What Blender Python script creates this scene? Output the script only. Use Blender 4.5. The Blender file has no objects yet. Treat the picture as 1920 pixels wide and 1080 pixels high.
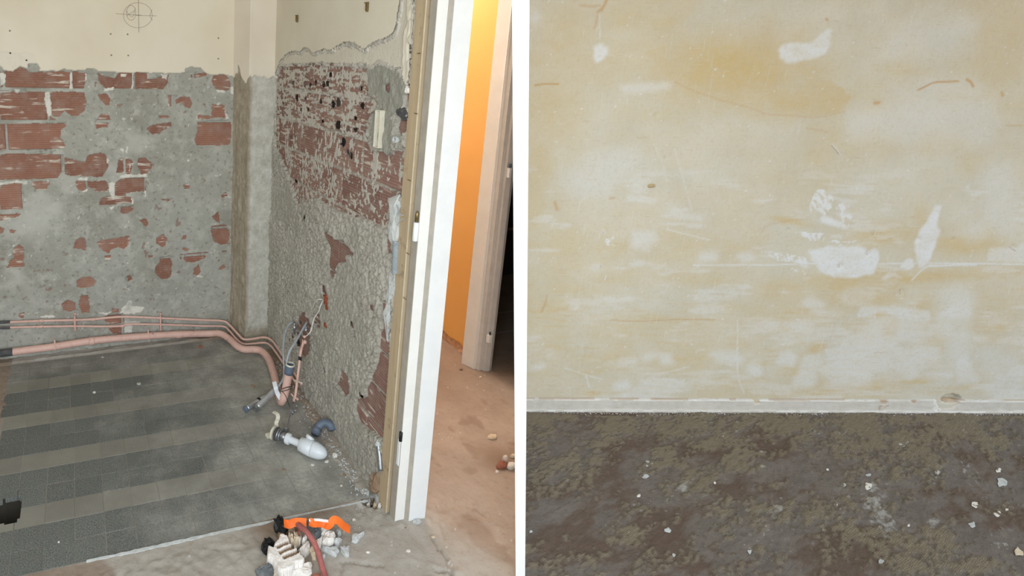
import bpy, bmesh, math, random
import numpy as np
from mathutils import Vector, Matrix

random.seed(7)
SC = bpy.context.scene
COL = SC.collection

# ------------------------------------------------------------------ camera
F_PX, YAW, PITCH, ROLL, CX, CY, EYE = 1079.5, 0.3175, 0.1985, -0.0266, 491.4, 343.06, 1.6
def cam_axes():
    cy, sy, cp, sp, cr, sr = math.cos(YAW), math.sin(YAW), math.cos(PITCH), math.sin(PITCH), math.cos(ROLL), math.sin(ROLL)
    f = np.array([sy*cp, cy*cp, -sp]); r = np.array([cy, -sy, 0.0]); d = np.cross(f, r)
    return cr*r + sr*d, -sr*r + cr*d, f
RIGHT, DOWN, FWD = cam_axes()
cam = bpy.data.cameras.new('camera')
cam.sensor_width = 36.0
cam.lens = F_PX/1920*36
cam.shift_x = (960-CX)/1920
cam.shift_y = -(540-CY)/1920
cam.clip_start = 0.01
camo = bpy.data.objects.new('camera', cam)
COL.objects.link(camo)
m = Matrix.Identity(4)
for i in range(3):
    m[i][0] = RIGHT[i]; m[i][1] = -DOWN[i]; m[i][2] = -FWD[i]
m[2][3] = EYE
camo.matrix_world = m
SC.camera = camo

# ------------------------------------------------------------------ light
SC.view_settings.view_transform = 'Standard'
SC.view_settings.look = 'None'
SC.view_settings.gamma = 1.0
SC.view_settings.use_curve_mapping = False
SC.view_settings.exposure = 0.55
w = bpy.data.worlds.new('sky'); SC.world = w; w.use_nodes = True
nt = w.node_tree
bg = nt.nodes['Background']
tc = nt.nodes.new('ShaderNodeTexCoord'); sep = nt.nodes.new('ShaderNodeSeparateXYZ')
nt.links.new(tc.outputs['Generated'], sep.inputs[0])
rp = nt.nodes.new('ShaderNodeValToRGB')
mr = nt.nodes.new('ShaderNodeMapRange'); mr.inputs[1].default_value = -1; mr.inputs[2].default_value = 1
nt.links.new(sep.outputs['Z'], mr.inputs[0]); nt.links.new(mr.outputs[0], rp.inputs[0])
e = rp.color_ramp.elements
e[0].position = 0.0; e[0].color = (0.50, 0.45, 0.38, 1)
e[1].position = 1.0; e[1].color = (0.78, 0.92, 1.08, 1)
x = rp.color_ramp.elements.new(0.49); x.color = (0.56, 0.51, 0.44, 1)
x = rp.color_ramp.elements.new(0.53); x.color = (0.92, 0.98, 1.02, 1)
nt.links.new(rp.outputs[0], bg.inputs[0])
bg.inputs[1].default_value = 0.95
# daylight from the window behind the viewer, on the side of the tiled room
al = bpy.data.lights.new('window_daylight', 'AREA'); al.shape = 'RECTANGLE'; al.size = 1.9; al.size_y = 1.6
al.energy = 36; al.color = (0.87, 0.965, 1.02)
alo = bpy.data.objects.new('window_daylight', al); COL.objects.link(alo)
alo.location = (-0.55, -0.45, 1.55); alo.rotation_euler = (math.radians(90), 0, math.radians(-18))
# long ceiling lamp of the hall, above the frame of the picture
pl = bpy.data.lights.new('hall_ceiling_lamp', 'AREA'); pl.shape = 'RECTANGLE'; pl.size = 0.6; pl.size_y = 1.7
pl.energy = 24; pl.color = (1.0, 0.92, 0.83)
plo = bpy.data.objects.new('hall_ceiling_lamp', pl); COL.objects.link(plo); plo.location = (1.55, 3.4, 2.53)

# ------------------------------------------------------------------ measuring helpers
def ray(x, y):
    a, b = (x-CX)/F_PX, (y-CY)/F_PX
    return RIGHT*a + DOWN*b + FWD
O = np.array([0, 0, EYE])
def on_plane(x, y, p0, n):
    r = ray(x, y); t = ((p0-O)@n)/(r@n); return O + t*r
YB, XM = 3.157, 1.055
def G(x, y, z=0.0): return on_plane(x, y, np.array([0, 0, z]), np.array([0, 0, 1.]))
def BW(x, y, d=0.0): return on_plane(x, y, np.array([0, YB-d, 0]), np.array([0, 1., 0]))
def MW(x, y, d=0.0): return on_plane(x, y, np.array([XM-d, 0, 0]), np.array([1., 0, 0]))
RL = np.array([2.03, 1.993, 0.0])
WU = np.array([0.9617, -0.2741, 0.0]); WN = np.array([-0.2741, -0.9617, 0.0])
def RW(x, y, d=0.0): return on_plane(x, y, RL + WN*d, WN)
def rw_uv(x, y):
    p = RW(x, y) - RL
    return p@WU, p[2]
ZV = np.array([0, 0, 1.])
# partition line
PD = np.array([1.32, 1.235, 0]); PD = PD/np.linalg.norm(PD)
PE = np.array([PD[1], -PD[0], 0])
PB, PA = -0.105, 0.008
def part_side(P):
    """signed distance to the right of the partition centre plane"""
    P = np.asarray(P)
    s = P@PD
    return P@PE - (s/1.76*(PA+1.6*PB) + PB*(P[..., 2]-1.6))

OFF = {'a': (0, 0), 'b': (0, 270), 'c': (0, 540), 'd': (0, 810), 'e': (480, 0), 'f': (480, 270), 'g': (480, 540), 'h': (480, 810),
       'p': (960, 0), 'q': (960, 270), 'r': (960, 540), 's': (960, 810), 't': (1440, 0), 'u': (1440, 270), 'v': (1440, 540), 'w': (1440, 810)}
def C(k, pts):
    ox, oy = OFF[k]
    return [(ox+a/4, oy+b/4) for a, b in pts]

# ------------------------------------------------------------------ noise (numpy)
_T = {}
def vnoise(x, y, seed):
    if seed not in _T: _T[seed] = np.random.RandomState(seed).rand(256, 256)
    T = _T[seed]
    xi = np.floor(x).astype(int); yi = np.floor(y).astype(int)
    fx = x-xi; fy = y-yi
    fx = fx*fx*(3-2*fx); fy = fy*fy*(3-2*fy)
    x0, x1, y0, y1 = xi & 255, (xi+1) & 255, yi & 255, (yi+1) & 255
    return ((T[x0, y0]*(1-fx)+T[x1, y0]*fx)*(1-fy) + (T[x0, y1]*(1-fx)+T[x1, y1]*fx)*fy)*2-1
def fbm(x, y, seed, octv=4, gain=0.55):
    s = 0; a = 1; t = 0
    for i in range(octv):
        s = s + a*vnoise(x*2**i + 17.3*i, y*2**i + 5.1*i, seed+i); t += a; a *= gain
    return s/t
def sstep(a, b, x):
    t = np.clip((x-a)/(b-a), 0, 1); return t*t*(3-2*t)
def inside(X, Y, poly):
    P = np.asarray(poly); res = np.zeros(X.shape, bool)
    bb = (X >= P[:, 0].min()) & (X <= P[:, 0].max()) & (Y >= P[:, 1].min()) & (Y <= P[:, 1].max())
    if not bb.any(): return res
    x = X[bb]; y = Y[bb]; r = np.zeros(x.shape, bool)
    n = len(P)
    for i in range(n):
        x0, y0 = P[i]; x1, y1 = P[(i+1) % n]
        if y0 == y1: continue
        c = ((y0 > y) != (y1 > y)) & (x < (x1-x0)*(y-y0)/(y1-y0)+x0)
        r ^= c
    res[bb] = r
    return res

def blur(a, r=1, n=2):
    a = a.astype(float)
    for _ in range(n):
        for ax in (0, 1):
            p = np.pad(a, [(r, r) if i == ax else (0, 0) for i in (0, 1)], mode='edge'); c = np.cumsum(p, ax)
            c = np.concatenate([np.zeros_like(np.take(c, [0], ax)), c], ax); n_ = a.shape[ax]; k = 2*r+1
            a = (np.take(c, range(k, k+n_), ax)-np.take(c, range(0, n_), ax))/k
    return a

# ------------------------------------------------------------------ object helpers
def S(r, g, b):
    f = lambda c: (c/255/12.92 if c <= 10 else ((c/255+0.055)/1.055)**2.4)
    return (f(r), f(g), f(b), 1)
def tag(o, label=None, cat=None, group=None, kind=None):
    if label: o['label'] = label
    if cat: o['category'] = cat
    if group: o['group'] = group
    if kind: o['kind'] = kind
    return o
def link(name, me, mat, parent=None, smooth=False):
    o = bpy.data.objects.new(name, me); COL.objects.link(o)
    if mat is not None and len(me.materials) == 0: me.materials.append(mat)
    if parent is not None: o.parent = parent
    if smooth and len(me.polygons): me.polygons.foreach_set('use_smooth', np.ones(len(me.polygons), bool))
    return o
def empty(name, loc, label=None, cat=None, group=None, kind=None):
    o = bpy.data.objects.new(name, None); COL.objects.link(o); o.location = loc; o.empty_display_size = 0.05
    bpy.context.view_layer.update()
    return tag(o, label, cat, group, kind)
def child(name, me, mat, parent, smooth=False):
    """mesh in world coordinates parented to an empty without moving"""
    o = link(name, me, mat, parent, smooth)
    o.matrix_parent_inverse = parent.matrix_world.inverted()
    return o
def mesh(verts, faces, name='m'):
    me = bpy.data.meshes.new(name); me.from_pydata([tuple(map(float, v)) for v in verts], [], [tuple(f) for f in faces]); me.update(); return me
def fix(me):
    bm = bmesh.new(); bm.from_mesh(me); bmesh.ops.recalc_face_normals(bm, faces=bm.faces); bm.to_mesh(me); bm.free(); return me
def prism(poly, z0, z1):
    n = len(poly)
    v = [(p[0], p[1], z0) for p in poly] + [(p[0], p[1], z1) for p in poly]
    f = [tuple(range(n))[::-1], tuple(range(n, 2*n))] + [(i, (i+1) % n, n+(i+1) % n, n+i) for i in range(n)]
    return fix(mesh(v, f))
def box(x0, x1, y0, y1, z0, z1, bev=0.0, seg=1):
    bm = bmesh.new(); bmesh.ops.create_cube(bm, size=1)
    for v in bm.verts: v.co = Vector(((x0+x1)/2+v.co.x*(x1-x0), (y0+y1)/2+v.co.y*(y1-y0), (z0+z1)/2+v.co.z*(z1-z0)))
    if bev: bmesh.ops.bevel(bm, geom=list(bm.edges), offset=bev, segments=seg, affect='EDGES', profile=0.5)
    me = bpy.data.meshes.new('box'); bm.to_mesh(me); bm.free(); return me
def smooth_path(pts, n=8):
    P = [np.asarray(p, float) for p in pts]; out = []
    for i in range(len(P)-1):
        p0 = P[i-1] if i else 2*P[0]-P[1]; p1, p2 = P[i], P[i+1]; p3 = P[i+2] if i+2 < len(P) else 2*P[-1]-P[-2]
        for k in range(n):
            t = k/n
            out.append(0.5*((2*p1)+(-p0+p2)*t+(2*p0-5*p1+4*p2-p3)*t*t+(-p0+3*p1-3*p2+p3)*t**3))
    out.append(P[-1]); return out
def frames(path):
    T = [path[min(i+1, len(path)-1)]-path[max(i-1, 0)] for i in range(len(path))]
    T = [t/max(np.linalg.norm(t), 1e-9) for t in T]
    up = np.array([0, 0, 1.]) if abs(T[0][2]) < 0.9 else np.array([1., 0, 0])
    n = np.cross(T[0], up); n /= np.linalg.norm(n); out = []
    for t in T:
        n = n - t*(n@t); n /= np.linalg.norm(n); out.append((t, n, np.cross(t, n)))
    return out
def tube(pts, r, n=8, seg=12, caps=True, sm=True, flat=1.0, rfun=None):
    path = smooth_path(pts, n) if sm else [np.asarray(p, float) for p in pts]
    fr = frames(path); v = []; f = []
    for i, (p, (t, a, b)) in enumerate(zip(path, fr)):
        rr = rfun(i/(len(path)-1)) if rfun else r
        for k in range(seg):
            q = 2*math.pi*k/seg
            v.append(p + rr*(math.cos(q)*a*flat + math.sin(q)*b))
    for i in range(len(path)-1):
        for k in range(seg):
            k2 = (k+1) % seg
            f.append((i*seg+k, i*seg+k2, (i+1)*seg+k2, (i+1)*seg+k))
    if caps:
        f.append(tuple(range(seg))[::-1]); f.append(tuple(range((len(path)-1)*seg, len(path)*seg)))
    return fix(mesh(v, f))
def lathe(base, axis, prof, seg=24):
    """prof: list of (distance along axis, radius); closed where radius 0"""
    base = np.asarray(base, float); ax = np.asarray(axis, float); ax = ax/np.linalg.norm(ax)
    h = np.array([0, 0, 1.]) if abs(ax[2]) < 0.9 else np.array([1., 0, 0])
    a = np.cross(ax, h); a /= np.linalg.norm(a); b = np.cross(ax, a); v = []; f = []
    for d, r in prof:
        for k in range(seg):
            q = 2*math.pi*k/seg; v.append(base+ax*d+max(r, 1e-5)*(math.cos(q)*a+math.sin(q)*b))
    for i in range(len(prof)-1):
        for k in range(seg):
            k2 = (k+1) % seg; f.append((i*seg+k, i*seg+k2, (i+1)*seg+k2, (i+1)*seg+k))
    return fix(mesh(v, f))
def ribbon(pts, width, thick=0.0015, n=6):
    """pts: (centre, across-direction)"""
    cs = smooth_path([p[0] for p in pts], n); ds = smooth_path([p[1] for p in pts], n)
    T = frames(cs); v = []; f = []
    for c, d, (t, _, _) in zip(cs, ds, T):
        d = d - t*(d@t); d /= np.linalg.norm(d); nn = np.cross(t, d)
        v += [c-d*width/2-nn*thick/2, c+d*width/2-nn*thick/2, c+d*width/2+nn*thick/2, c-d*width/2+nn*thick/2]
    for i in range(len(cs)-1):
        for k in range(4):
            k2 = (k+1) % 4; f.append((i*4+k, i*4+k2, i*4+4+k2, i*4+4+k))
    f.append((0, 1, 2, 3)[::-1]); k = (len(cs)-1)*4; f.append((k, k+1, k+2, k+3))
    return fix(mesh(v, f))
def chunk(poly, z0, h, seed, inset=0.78, jit=0.12):
    """irregular broken lump: outline polygon (xy list), stands z0..z0+h"""
    rnd = random.Random(seed)
    P = np.array([(p[0], p[1]) for p in poly]); Q = []
    n0 = len(P)
    for i in range(n0):
        a, b = P[i], P[(i+1) % n0]; Q.append(a); Q.append((a+b)/2 + (np.array([rnd.random(), rnd.random()])-.5)*0.12*np.linalg.norm(b-a))
    P = np.array(Q); c = P.mean(0); n = len(P)
    sz = np.abs(P-c).max(); v = []
    for sc, zz in ((0.86, 0.0), (1.0, 0.35), (0.96, 0.68), (inset, 0.93)):
        for p in P:
            j = (np.array([rnd.random(), rnd.random()])-.5)*jit*sz
            q = c+(p-c)*sc + (j if 0.1 < zz else 0)*(1 if zz > .5 else .5)
            v.append((q[0], q[1], z0 + h*(zz + (rnd.random()-.5)*0.3*(zz > 0.1))))
    tops = len(v)
    for p in P:
        q = c+(p-c)*inset*0.5; v.append((q[0], q[1], z0+h*(0.98+(rnd.random()-.5)*0.22)))
    v.append((c[0], c[1], z0+h)); ci = len(v)-1
    f = [tuple(range(n))[::-1]]
    for r in range(4):
        for k in range(n):
            k2 = (k+1) % n; f.append((r*n+k, r*n+k2, (r+1)*n+k2, (r+1)*n+k))
    for k in range(n): f.append((4*n+k, 4*n+(k+1) % n, ci))
    return fix(mesh(v, f))
def surf(name, P0, U, V, Nn, us, vs, h, attrs, mat, keep=None, parent=None, off=None):
    us = np.asarray(us); vs = np.asarray(vs); nu, nv = len(us), len(vs)
    UU, VV = np.meshgrid(us, vs, indexing='ij')
    P = P0 + UU[..., None]*U + VV[..., None]*V + h[..., None]*Nn
    idx = np.arange(nu*nv).reshape(nu, nv)
    q = np.stack([idx[:-1, :-1], idx[1:, :-1], idx[1:, 1:], idx[:-1, 1:]], -1).reshape(-1, 4)
    if np.cross(U, V)@Nn < 0: q = q[:, ::-1]
    if keep is not None:
        k = keep(P); kq = k.reshape(-1)[q].all(1); q = q[kq]
        used = np.zeros(nu*nv, bool); used[q.reshape(-1)] = True
        remap = np.cumsum(used)-1; q = remap[q]
    else: used = np.ones(nu*nv, bool)
    P = P.reshape(-1, 3)[used]
    me = bpy.data.meshes.new(name)
    me.vertices.add(len(P)); me.vertices.foreach_set('co', P.astype(np.float32).ravel())
    me.loops.add(q.size); me.loops.foreach_set('vertex_index', q.astype(np.int32).ravel())
    me.polygons.add(len(q)); me.polygons.foreach_set('loop_start', np.arange(0, q.size, 4, dtype=np.int32))
    me.update(calc_edges=True)
    for k, a in attrs.items():
        at = me.attributes.new(k, 'FLOAT', 'POINT'); at.data.foreach_set('value', a.reshape(-1)[used].astype(np.float32))
    o = link(name, me, mat, parent, smooth=True)
    return o

# ------------------------------------------------------------------ material helper
class NB:
    def __init__(s, name, rough=0.85, spec=0.3):
        s.m = bpy.data.materials.new(name); s.m.use_nodes = True; s.t = s.m.node_tree
        s.b = s.t.nodes['Principled BSDF']; s.b.inputs['Roughness'].default_value = rough
        s.b.inputs['Specular IOR Level'].default_value = spec
    def n(s, ty, **kw):
        x = s.t.nodes.new(ty)
        for k, v in kw.items(): setattr(x, k, v)
        return x
    def put(s, sock, v):
        if isinstance(v, bpy.types.NodeSocket): s.t.links.new(v, sock)
        else: sock.default_value = v
    def pos(s, scale=(1, 1, 1), world=False, rand=False, rot=(0, 0, 0)):
        src = s.n('ShaderNodeNewGeometry').outputs['Position'] if world else s.n('ShaderNodeTexCoord').outputs['Object']
        mp = s.n('ShaderNodeMapping'); s.put(mp.inputs['Vector'], src); mp.inputs['Scale'].default_value = scale; mp.inputs['Rotation'].default_value = rot
        if rand:
            oi = s.n('ShaderNodeObjectInfo'); cb = s.n('ShaderNodeCombineXYZ')
            r = s.math('MULTIPLY', oi.outputs['Random'], 53.0)
            for i in range(3): s.put(cb.inputs[i], r)
            s.put(mp.inputs['Location'], cb.outputs[0])
        return mp.outputs[0]
    def rnd(s): return s.n('ShaderNodeObjectInfo').outputs['Random']
    def noise(s, scale, detail=4, rough=0.6, vec=None, dist=0.0):
        x = s.n('ShaderNodeTexNoise'); s.put(x.inputs['Vector'], vec if vec is not None else s.pos())
        x.inputs['Scale'].default_value = scale; x.inputs['Detail'].default_value = detail; x.inputs['Roughness'].default_value = rough
        x.inputs['Distortion'].default_value = dist
        return x.outputs['Fac']
    def vor(s, scale, vec=None, feature='F1', out='Distance'):
        x = s.n('ShaderNodeTexVoronoi', feature=feature); s.put(x.inputs['Vector'], vec if vec is not None else s.pos()); x.inputs['Scale'].default_value = scale
        return x.outputs[out]
    def wave(s, scale, vec, direction='Z', dist=0.0):
        x = s.n('ShaderNodeTexWave', bands_direction=direction); s.put(x.inputs['Vector'], vec); x.inputs['Scale'].default_value = scale
        x.inputs['Distortion'].default_value = dist; return x.outputs['Fac']
    def attr(s, name): return s.n('ShaderNodeAttribute', attribute_name=name).outputs['Fac']
    def rng(s, v, a, b, c=0.0, d=1.0):
        x = s.n('ShaderNodeMapRange'); s.put(x.inputs[0], v)
        for i, q in enumerate((a, b, c, d)): x.inputs[i+1].default_value = q
        return x.outputs[0]
    def math(s, op, a, b=0.0):
        x = s.n('ShaderNodeMath', operation=op); s.put(x.inputs[0], a); s.put(x.inputs[1], b); return x.outputs[0]
    def mix(s, f, a, b):
        x = s.n('ShaderNodeMix', data_type='RGBA'); s.put(x.inputs[0], f); s.put(x.inputs[6], a); s.put(x.inputs[7], b); return x.outputs[2]
    def mul(s, a, f):
        x = s.n('ShaderNodeMix', data_type='RGBA', blend_type='MULTIPLY'); x.inputs[0].default_value = 1
        s.put(x.inputs[6], a)
        cb = s.n('ShaderNodeCombineColor')
        for i in range(3): s.put(cb.inputs[i], f)
        s.put(x.inputs[7], cb.outputs[0]); return x.outputs[2]
    def bump(s, h, strength=0.5, dist=0.002, prev=None):
        x = s.n('ShaderNodeBump'); x.inputs['Strength'].default_value = strength; x.inputs['Distance'].default_value = dist; s.put(x.inputs['Height'], h)
        if prev is not None: s.put(x.inputs['Normal'], prev)
        return x.outputs[0]
    def out(s, col, normal=None, rough=None, metal=None):
        s.put(s.b.inputs['Base Color'], col)
        if normal is not None: s.put(s.b.inputs['Normal'], normal)
        if rough is not None: s.put(s.b.inputs['Roughness'], rough)
        if metal is not None: s.put(s.b.inputs['Metallic'], metal)
        return s.m
def simple(name, c1, c2, scale=30, rough=0.7, bump=0.2, metal=None, spec=0.3, bd=0.001):
    k = NB(name, rough, spec); v = k.pos(rand=True)
    n1 = k.noise(scale, 5, 0.65, v)
    return k.out(k.mix(k.rng(n1, 0.35, 0.65), c1, c2), k.bump(k.noise(scale*4, 4, 0.6, v), bump, bd) if bump else None, None, metal)

# ------------------------------------------------------------------ materials
def m_back():
    k = NB('cement_render_with_paint', 0.9, 0.2)
    n1 = k.noise(2.2, 5, 0.6); n2 = k.noise(14, 6, 0.7); n3 = k.noise(120, 4, 0.7); n4 = k.noise(45, 3, 0.6)
    cem = k.mix(k.rng(n1, 0.3, 0.7), S(150, 147, 136), S(178, 177, 168))
    cem = k.mix(k.rng(n2, 0.48, 0.7, 0, 0.75), cem, S(200, 198, 189))
    cem = k.mix(k.rng(n4, 0.56, 0.70, 0, 0.6), cem, S(118, 116, 107))
    cem = k.mix(k.rng(n3, 0.66, 0.72, 0, 0.6), cem, S(88, 88, 80))
    cem = k.mix(k.math('MULTIPLY', k.attr('dust'), 0.75), cem, S(140, 104, 88))
    cem = k.mix(k.attr('pale'), cem, S(196, 194, 186))
    cem = k.mix(k.math('MULTIPLY', k.attr('white'), k.rng(n2, 0.2, 0.5)), cem, S(226, 222, 212))
    pn = k.noise(3, 3, 0.5)
    paint = k.mix(k.rng(pn, 0.35, 0.7), S(232, 222, 203), S(222, 209, 186))
    paint = k.mix(k.rng(n3, 0.69, 0.74, 0, 0.25), paint, S(190, 178, 160))
    col = k.mix(k.attr('paint'), cem, paint)
    inv = k.math('SUBTRACT', 1.0, k.math('MULTIPLY', k.attr('paint'), 0.88))
    b = k.bump(k.math('MULTIPLY', k.math('ADD', k.noise(60, 6, 0.7), k.math('MULTIPLY', n2, 0.6)), inv), 0.7, 0.004)
    return k.out(col, b)
def m_mid():
    k = NB('rough_render_with_paint', 0.92, 0.2)
    n1 = k.noise(3, 5, 0.6); n2 = k.noise(22, 6, 0.7); n3 = k.noise(130, 4, 0.7)
    cem = k.mix(k.rng(n1, 0.3, 0.7), S(182, 176, 164), S(202, 196, 185))
    cem = k.mix(k.rng(n2, 0.52, 0.72, 0, 0.5), cem, S(214, 209, 199))
    cem = k.mix(k.rng(n3, 0.62, 0.72, 0, 0.6), cem, S(128, 122, 112))
    cem = k.mix(k.attr('grey'), cem, S(160, 160, 150))
    cem = k.mix(k.math('MULTIPLY', k.attr('dust'), 0.8), cem, S(150, 118, 104))
    cem = k.mix(k.math('MULTIPLY', k.attr('white'), k.rng(n2, 0.15, 0.55, 0.5, 1)), cem, S(212, 206, 195))
    paint = k.mix(k.rng(k.noise(2.5, 3, 0.5), 0.35, 0.7), S(224, 217, 200), S(214, 205, 186))
    col = k.mix(k.attr('paint'), cem, paint)
    inv = k.math('SUBTRACT', 1.0, k.math('MULTIPLY', k.attr('paint'), 0.9))
    b = k.bump(k.math('MULTIPLY', k.math('ADD', k.noise(75, 6, 0.7), k.math('MULTIPLY', n2, 0.7)), inv), 1.0, 0.009)
    return k.out(col, b)
def m_brick(name, smear, c1, c2):
    k = NB(name, 0.9, 0.15)
    v = k.pos(rand=True); vs = k.pos((7, 7, 60), rand=True); vv = k.pos((50, 50, 6), rand=True)
    n1 = k.noise(7, 5, 0.6, v); n2 = k.noise(60, 4, 0.6, v)
    col = k.mix(k.rng(n1, 0.3, 0.7), c1, c2)
    col = k.mul(col, k.rng(k.rnd(), 0, 1, 0.85, 1.12))
    rib = k.wave(28, k.pos(), 'Z', 0.6)
    col = k.mix(k.rng(rib, 0.0, 0.35, 0.35, 0), col, S(112, 80, 70))
    st = k.noise(1.0, 4, 0.6, vs)
    patch = k.noise(9, 3, 0.6, v)
    fl = k.math('MULTIPLY', k.rng(st, 0.60-smear, 0.66-smear), k.rng(patch, 0.50-smear*0.6, 0.60-smear*0.6))
    col = k.mix(k.math('MULTIPLY', fl, 0.85), col, S(222, 214, 200))
    dust = k.rng(k.noise(16, 5, 0.65, v), 0.45, 0.72, 0, 0.55)
    col = k.mix(dust, col, S(170, 150, 138))
    hgt = k.math('ADD', k.math('MULTIPLY', rib, 0.8), k.math('MULTIPLY', n2, 0.5))
    return k.out(col, k.bump(hgt, 0.6, 0.003))
M_BACK = m_back(); M_MID = m_mid()
M_BRICK = m_brick('hollow_clay_brick', 0.035, S(166, 122, 103), S(147, 105, 90))
M_BRICK2 = m_brick('hollow_clay_brick_smeared', 0.05, S(156, 122, 112), S(140, 108, 99))
def m_conc():
    k = NB('bare_concrete_pillar', 0.92, 0.2)
    n2 = k.noise(18, 6, 0.7); n3 = k.noise(110, 4, 0.7)
    cem = k.mix(k.rng(n2, 0.35, 0.65), S(182, 178, 166), S(214, 212, 203))
    cem = k.mix(k.rng(n3, 0.6, 0.7, 0, 0.5), cem, S(134, 126, 112))
    cem = k.mix(k.attr('mortar'), cem, k.mix(k.rng(n2, 0.3, 0.7), S(146, 134, 115), S(178, 166, 147)))
    col = k.mix(k.attr('paint'), cem, k.mix(k.rng(k.noise(3, 3, 0.5), 0.35, 0.7), S(232, 222, 206), S(222, 210, 192)))
    inv = k.math('SUBTRACT', 1.0, k.math('MULTIPLY', k.attr('paint'), 0.9))
    return k.out(col, k.bump(k.math('MULTIPLY', k.math('ADD', k.noise(80, 6, 0.7), n2), inv), 0.7, 0.004))
M_CONC = m_conc()
def m_rwall():
    k = NB('stripped_wall_filler', 0.8, 0.25)
    n1 = k.noise(4, 6, 0.65); n2 = k.noise(30, 6, 0.7); n3 = k.noise(260, 3, 0.7)
    base = k.mix(k.rng(n1, 0.35, 0.65), S(210, 205, 190), S(220, 215, 201))
    col = k.mix(k.math('MULTIPLY', k.attr('warm'), k.rng(n2, 0.2, 0.6, 0.65, 1)), base, S(211, 186, 134))
    col = k.mix(k.attr('white'), col, S(230, 230, 229))
    col = k.mix(k.attr('rust'), col, S(198, 154, 94))
    col = k.mix(k.rng(n3, 0.62, 0.74, 0, 0.28), col, S(176, 160, 130))
    st = k.noise(1, 4, 0.6, k.pos((14, 14, 170)))
    col = k.mix(k.rng(st, 0.62, 0.72, 0, 0.35), col, S(194, 166, 118))
    vs_ = k.noise(1, 4, 0.6, k.pos((130, 130, 7))); hs_ = k.noise(1, 4, 0.6, k.pos((9, 9, 190)))
    col = k.mix(k.rng(vs_, 0.62, 0.75, 0, 0.4), col, S(232, 230, 224)); col = k.mix(k.rng(hs_, 0.63, 0.74, 0, 0.35), col, S(232, 230, 224))
    col = k.mix(k.rng(k.noise(70, 5, 0.75), 0.5, 0.75, 0, 0.35), col, S(186, 172, 142))
    return k.out(col, k.bump(k.math('ADD', k.noise(180, 4, 0.6), k.math('MULTIPLY', k.noise(24, 5, 0.6), 1.2)), 0.25, 0.0025))
M_RWALL = m_rwall()
def m_rfloor():
    k = NB('old_carpet_glue_floor', 0.93, 0.15)
    cb = k.n('ShaderNodeCombineXYZ'); k.put(cb.inputs[0], k.attr('fa')); k.put(cb.inputs[1], k.attr('fb')); fv = cb.outputs[0]
    n1 = k.noise(2.2, 6, 0.7, fv); n2 = k.noise(11, 6, 0.75, fv); n3 = k.noise(60, 4, 0.7, fv)
    base = k.mix(k.rng(n1, 0.35, 0.65), S(126, 116, 108), S(146, 136, 127))
    base = k.mix(k.rng(n2, 0.5, 0.7, 0, 0.6), base, S(94, 87, 82))
    base = k.mix(k.attr('brown'), base, k.mix(k.rng(n2, 0.3, 0.7), S(124, 102, 86), S(108, 90, 78)))
    glue = k.mix(k.rng(n2, 0.3, 0.7), S(160, 147, 125), S(138, 127, 109))
    col = k.mix(k.attr('glue'), base, glue)
    col = k.mix(k.rng(n3, 0.60, 0.70, 0, 0.55), col, S(74, 70, 66))
    col = k.mix(k.rng(n3, 0.36, 0.30, 0, 0.4), col, S(160, 152, 142))
    spk = k.noise(32, 2, 0.5, fv)
    col = k.mix(k.rng(spk, 0.73, 0.76), col, S(212, 208, 204))
    col = k.mix(k.attr('white'), col, S(200, 196, 190))
    rid = k.wave(12, fv, 'DIAGONAL', 9.0)
    hh = k.math('ADD', k.math('MULTIPLY', k.math('MULTIPLY', rid, k.attr('glue')), 0.4), k.math('ADD', k.noise(22, 6, 0.75, fv), n3))
    return k.out(col, k.bump(hh, 1.0, 0.005))
M_RFLOOR = m_rfloor()
def m_lfloor():
    k = NB('dusty_screed', 0.92, 0.2)
    n1 = k.noise(6, 6, 0.65); n2 = k.noise(32, 6, 0.7); n3 = k.noise(170, 4, 0.7)
    grey = k.mix(k.rng(n1, 0.35, 0.65), S(164, 155, 144), S(182, 175, 166))
    hall = k.mix(k.rng(n1, 0.35, 0.65), S(172, 155, 141), S(186, 170, 156))
    col = k.mix(k.attr('hall'), grey, hall)  # pinker floor tint: some of the hall's warm light is painted in
    col = k.mix(k.rng(n2, 0.55, 0.75, 0, 0.45), col, S(136, 116, 98))
    col = k.mix(k.attr('earth'), col, S(128, 100, 76))
    col = k.mix(k.attr('white'), col, S(216, 216, 212))
    col = k.mix(k.rng(n3, 0.62, 0.72, 0, 0.4), col, S(110, 98, 86))
    col = k.mix(k.attr('dark'), col, S(96, 88, 76)); col = k.mix(k.attr('pit'), col, S(56, 52, 45))  # dark soil; the pit mix also paints in the hole's shade
    return k.out(col, k.bump(k.math('ADD', k.noise(70, 6, 0.7), k.math('MULTIPLY', n2, 0.8)), 0.6, 0.004))
M_LFLOOR = m_lfloor()
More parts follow.
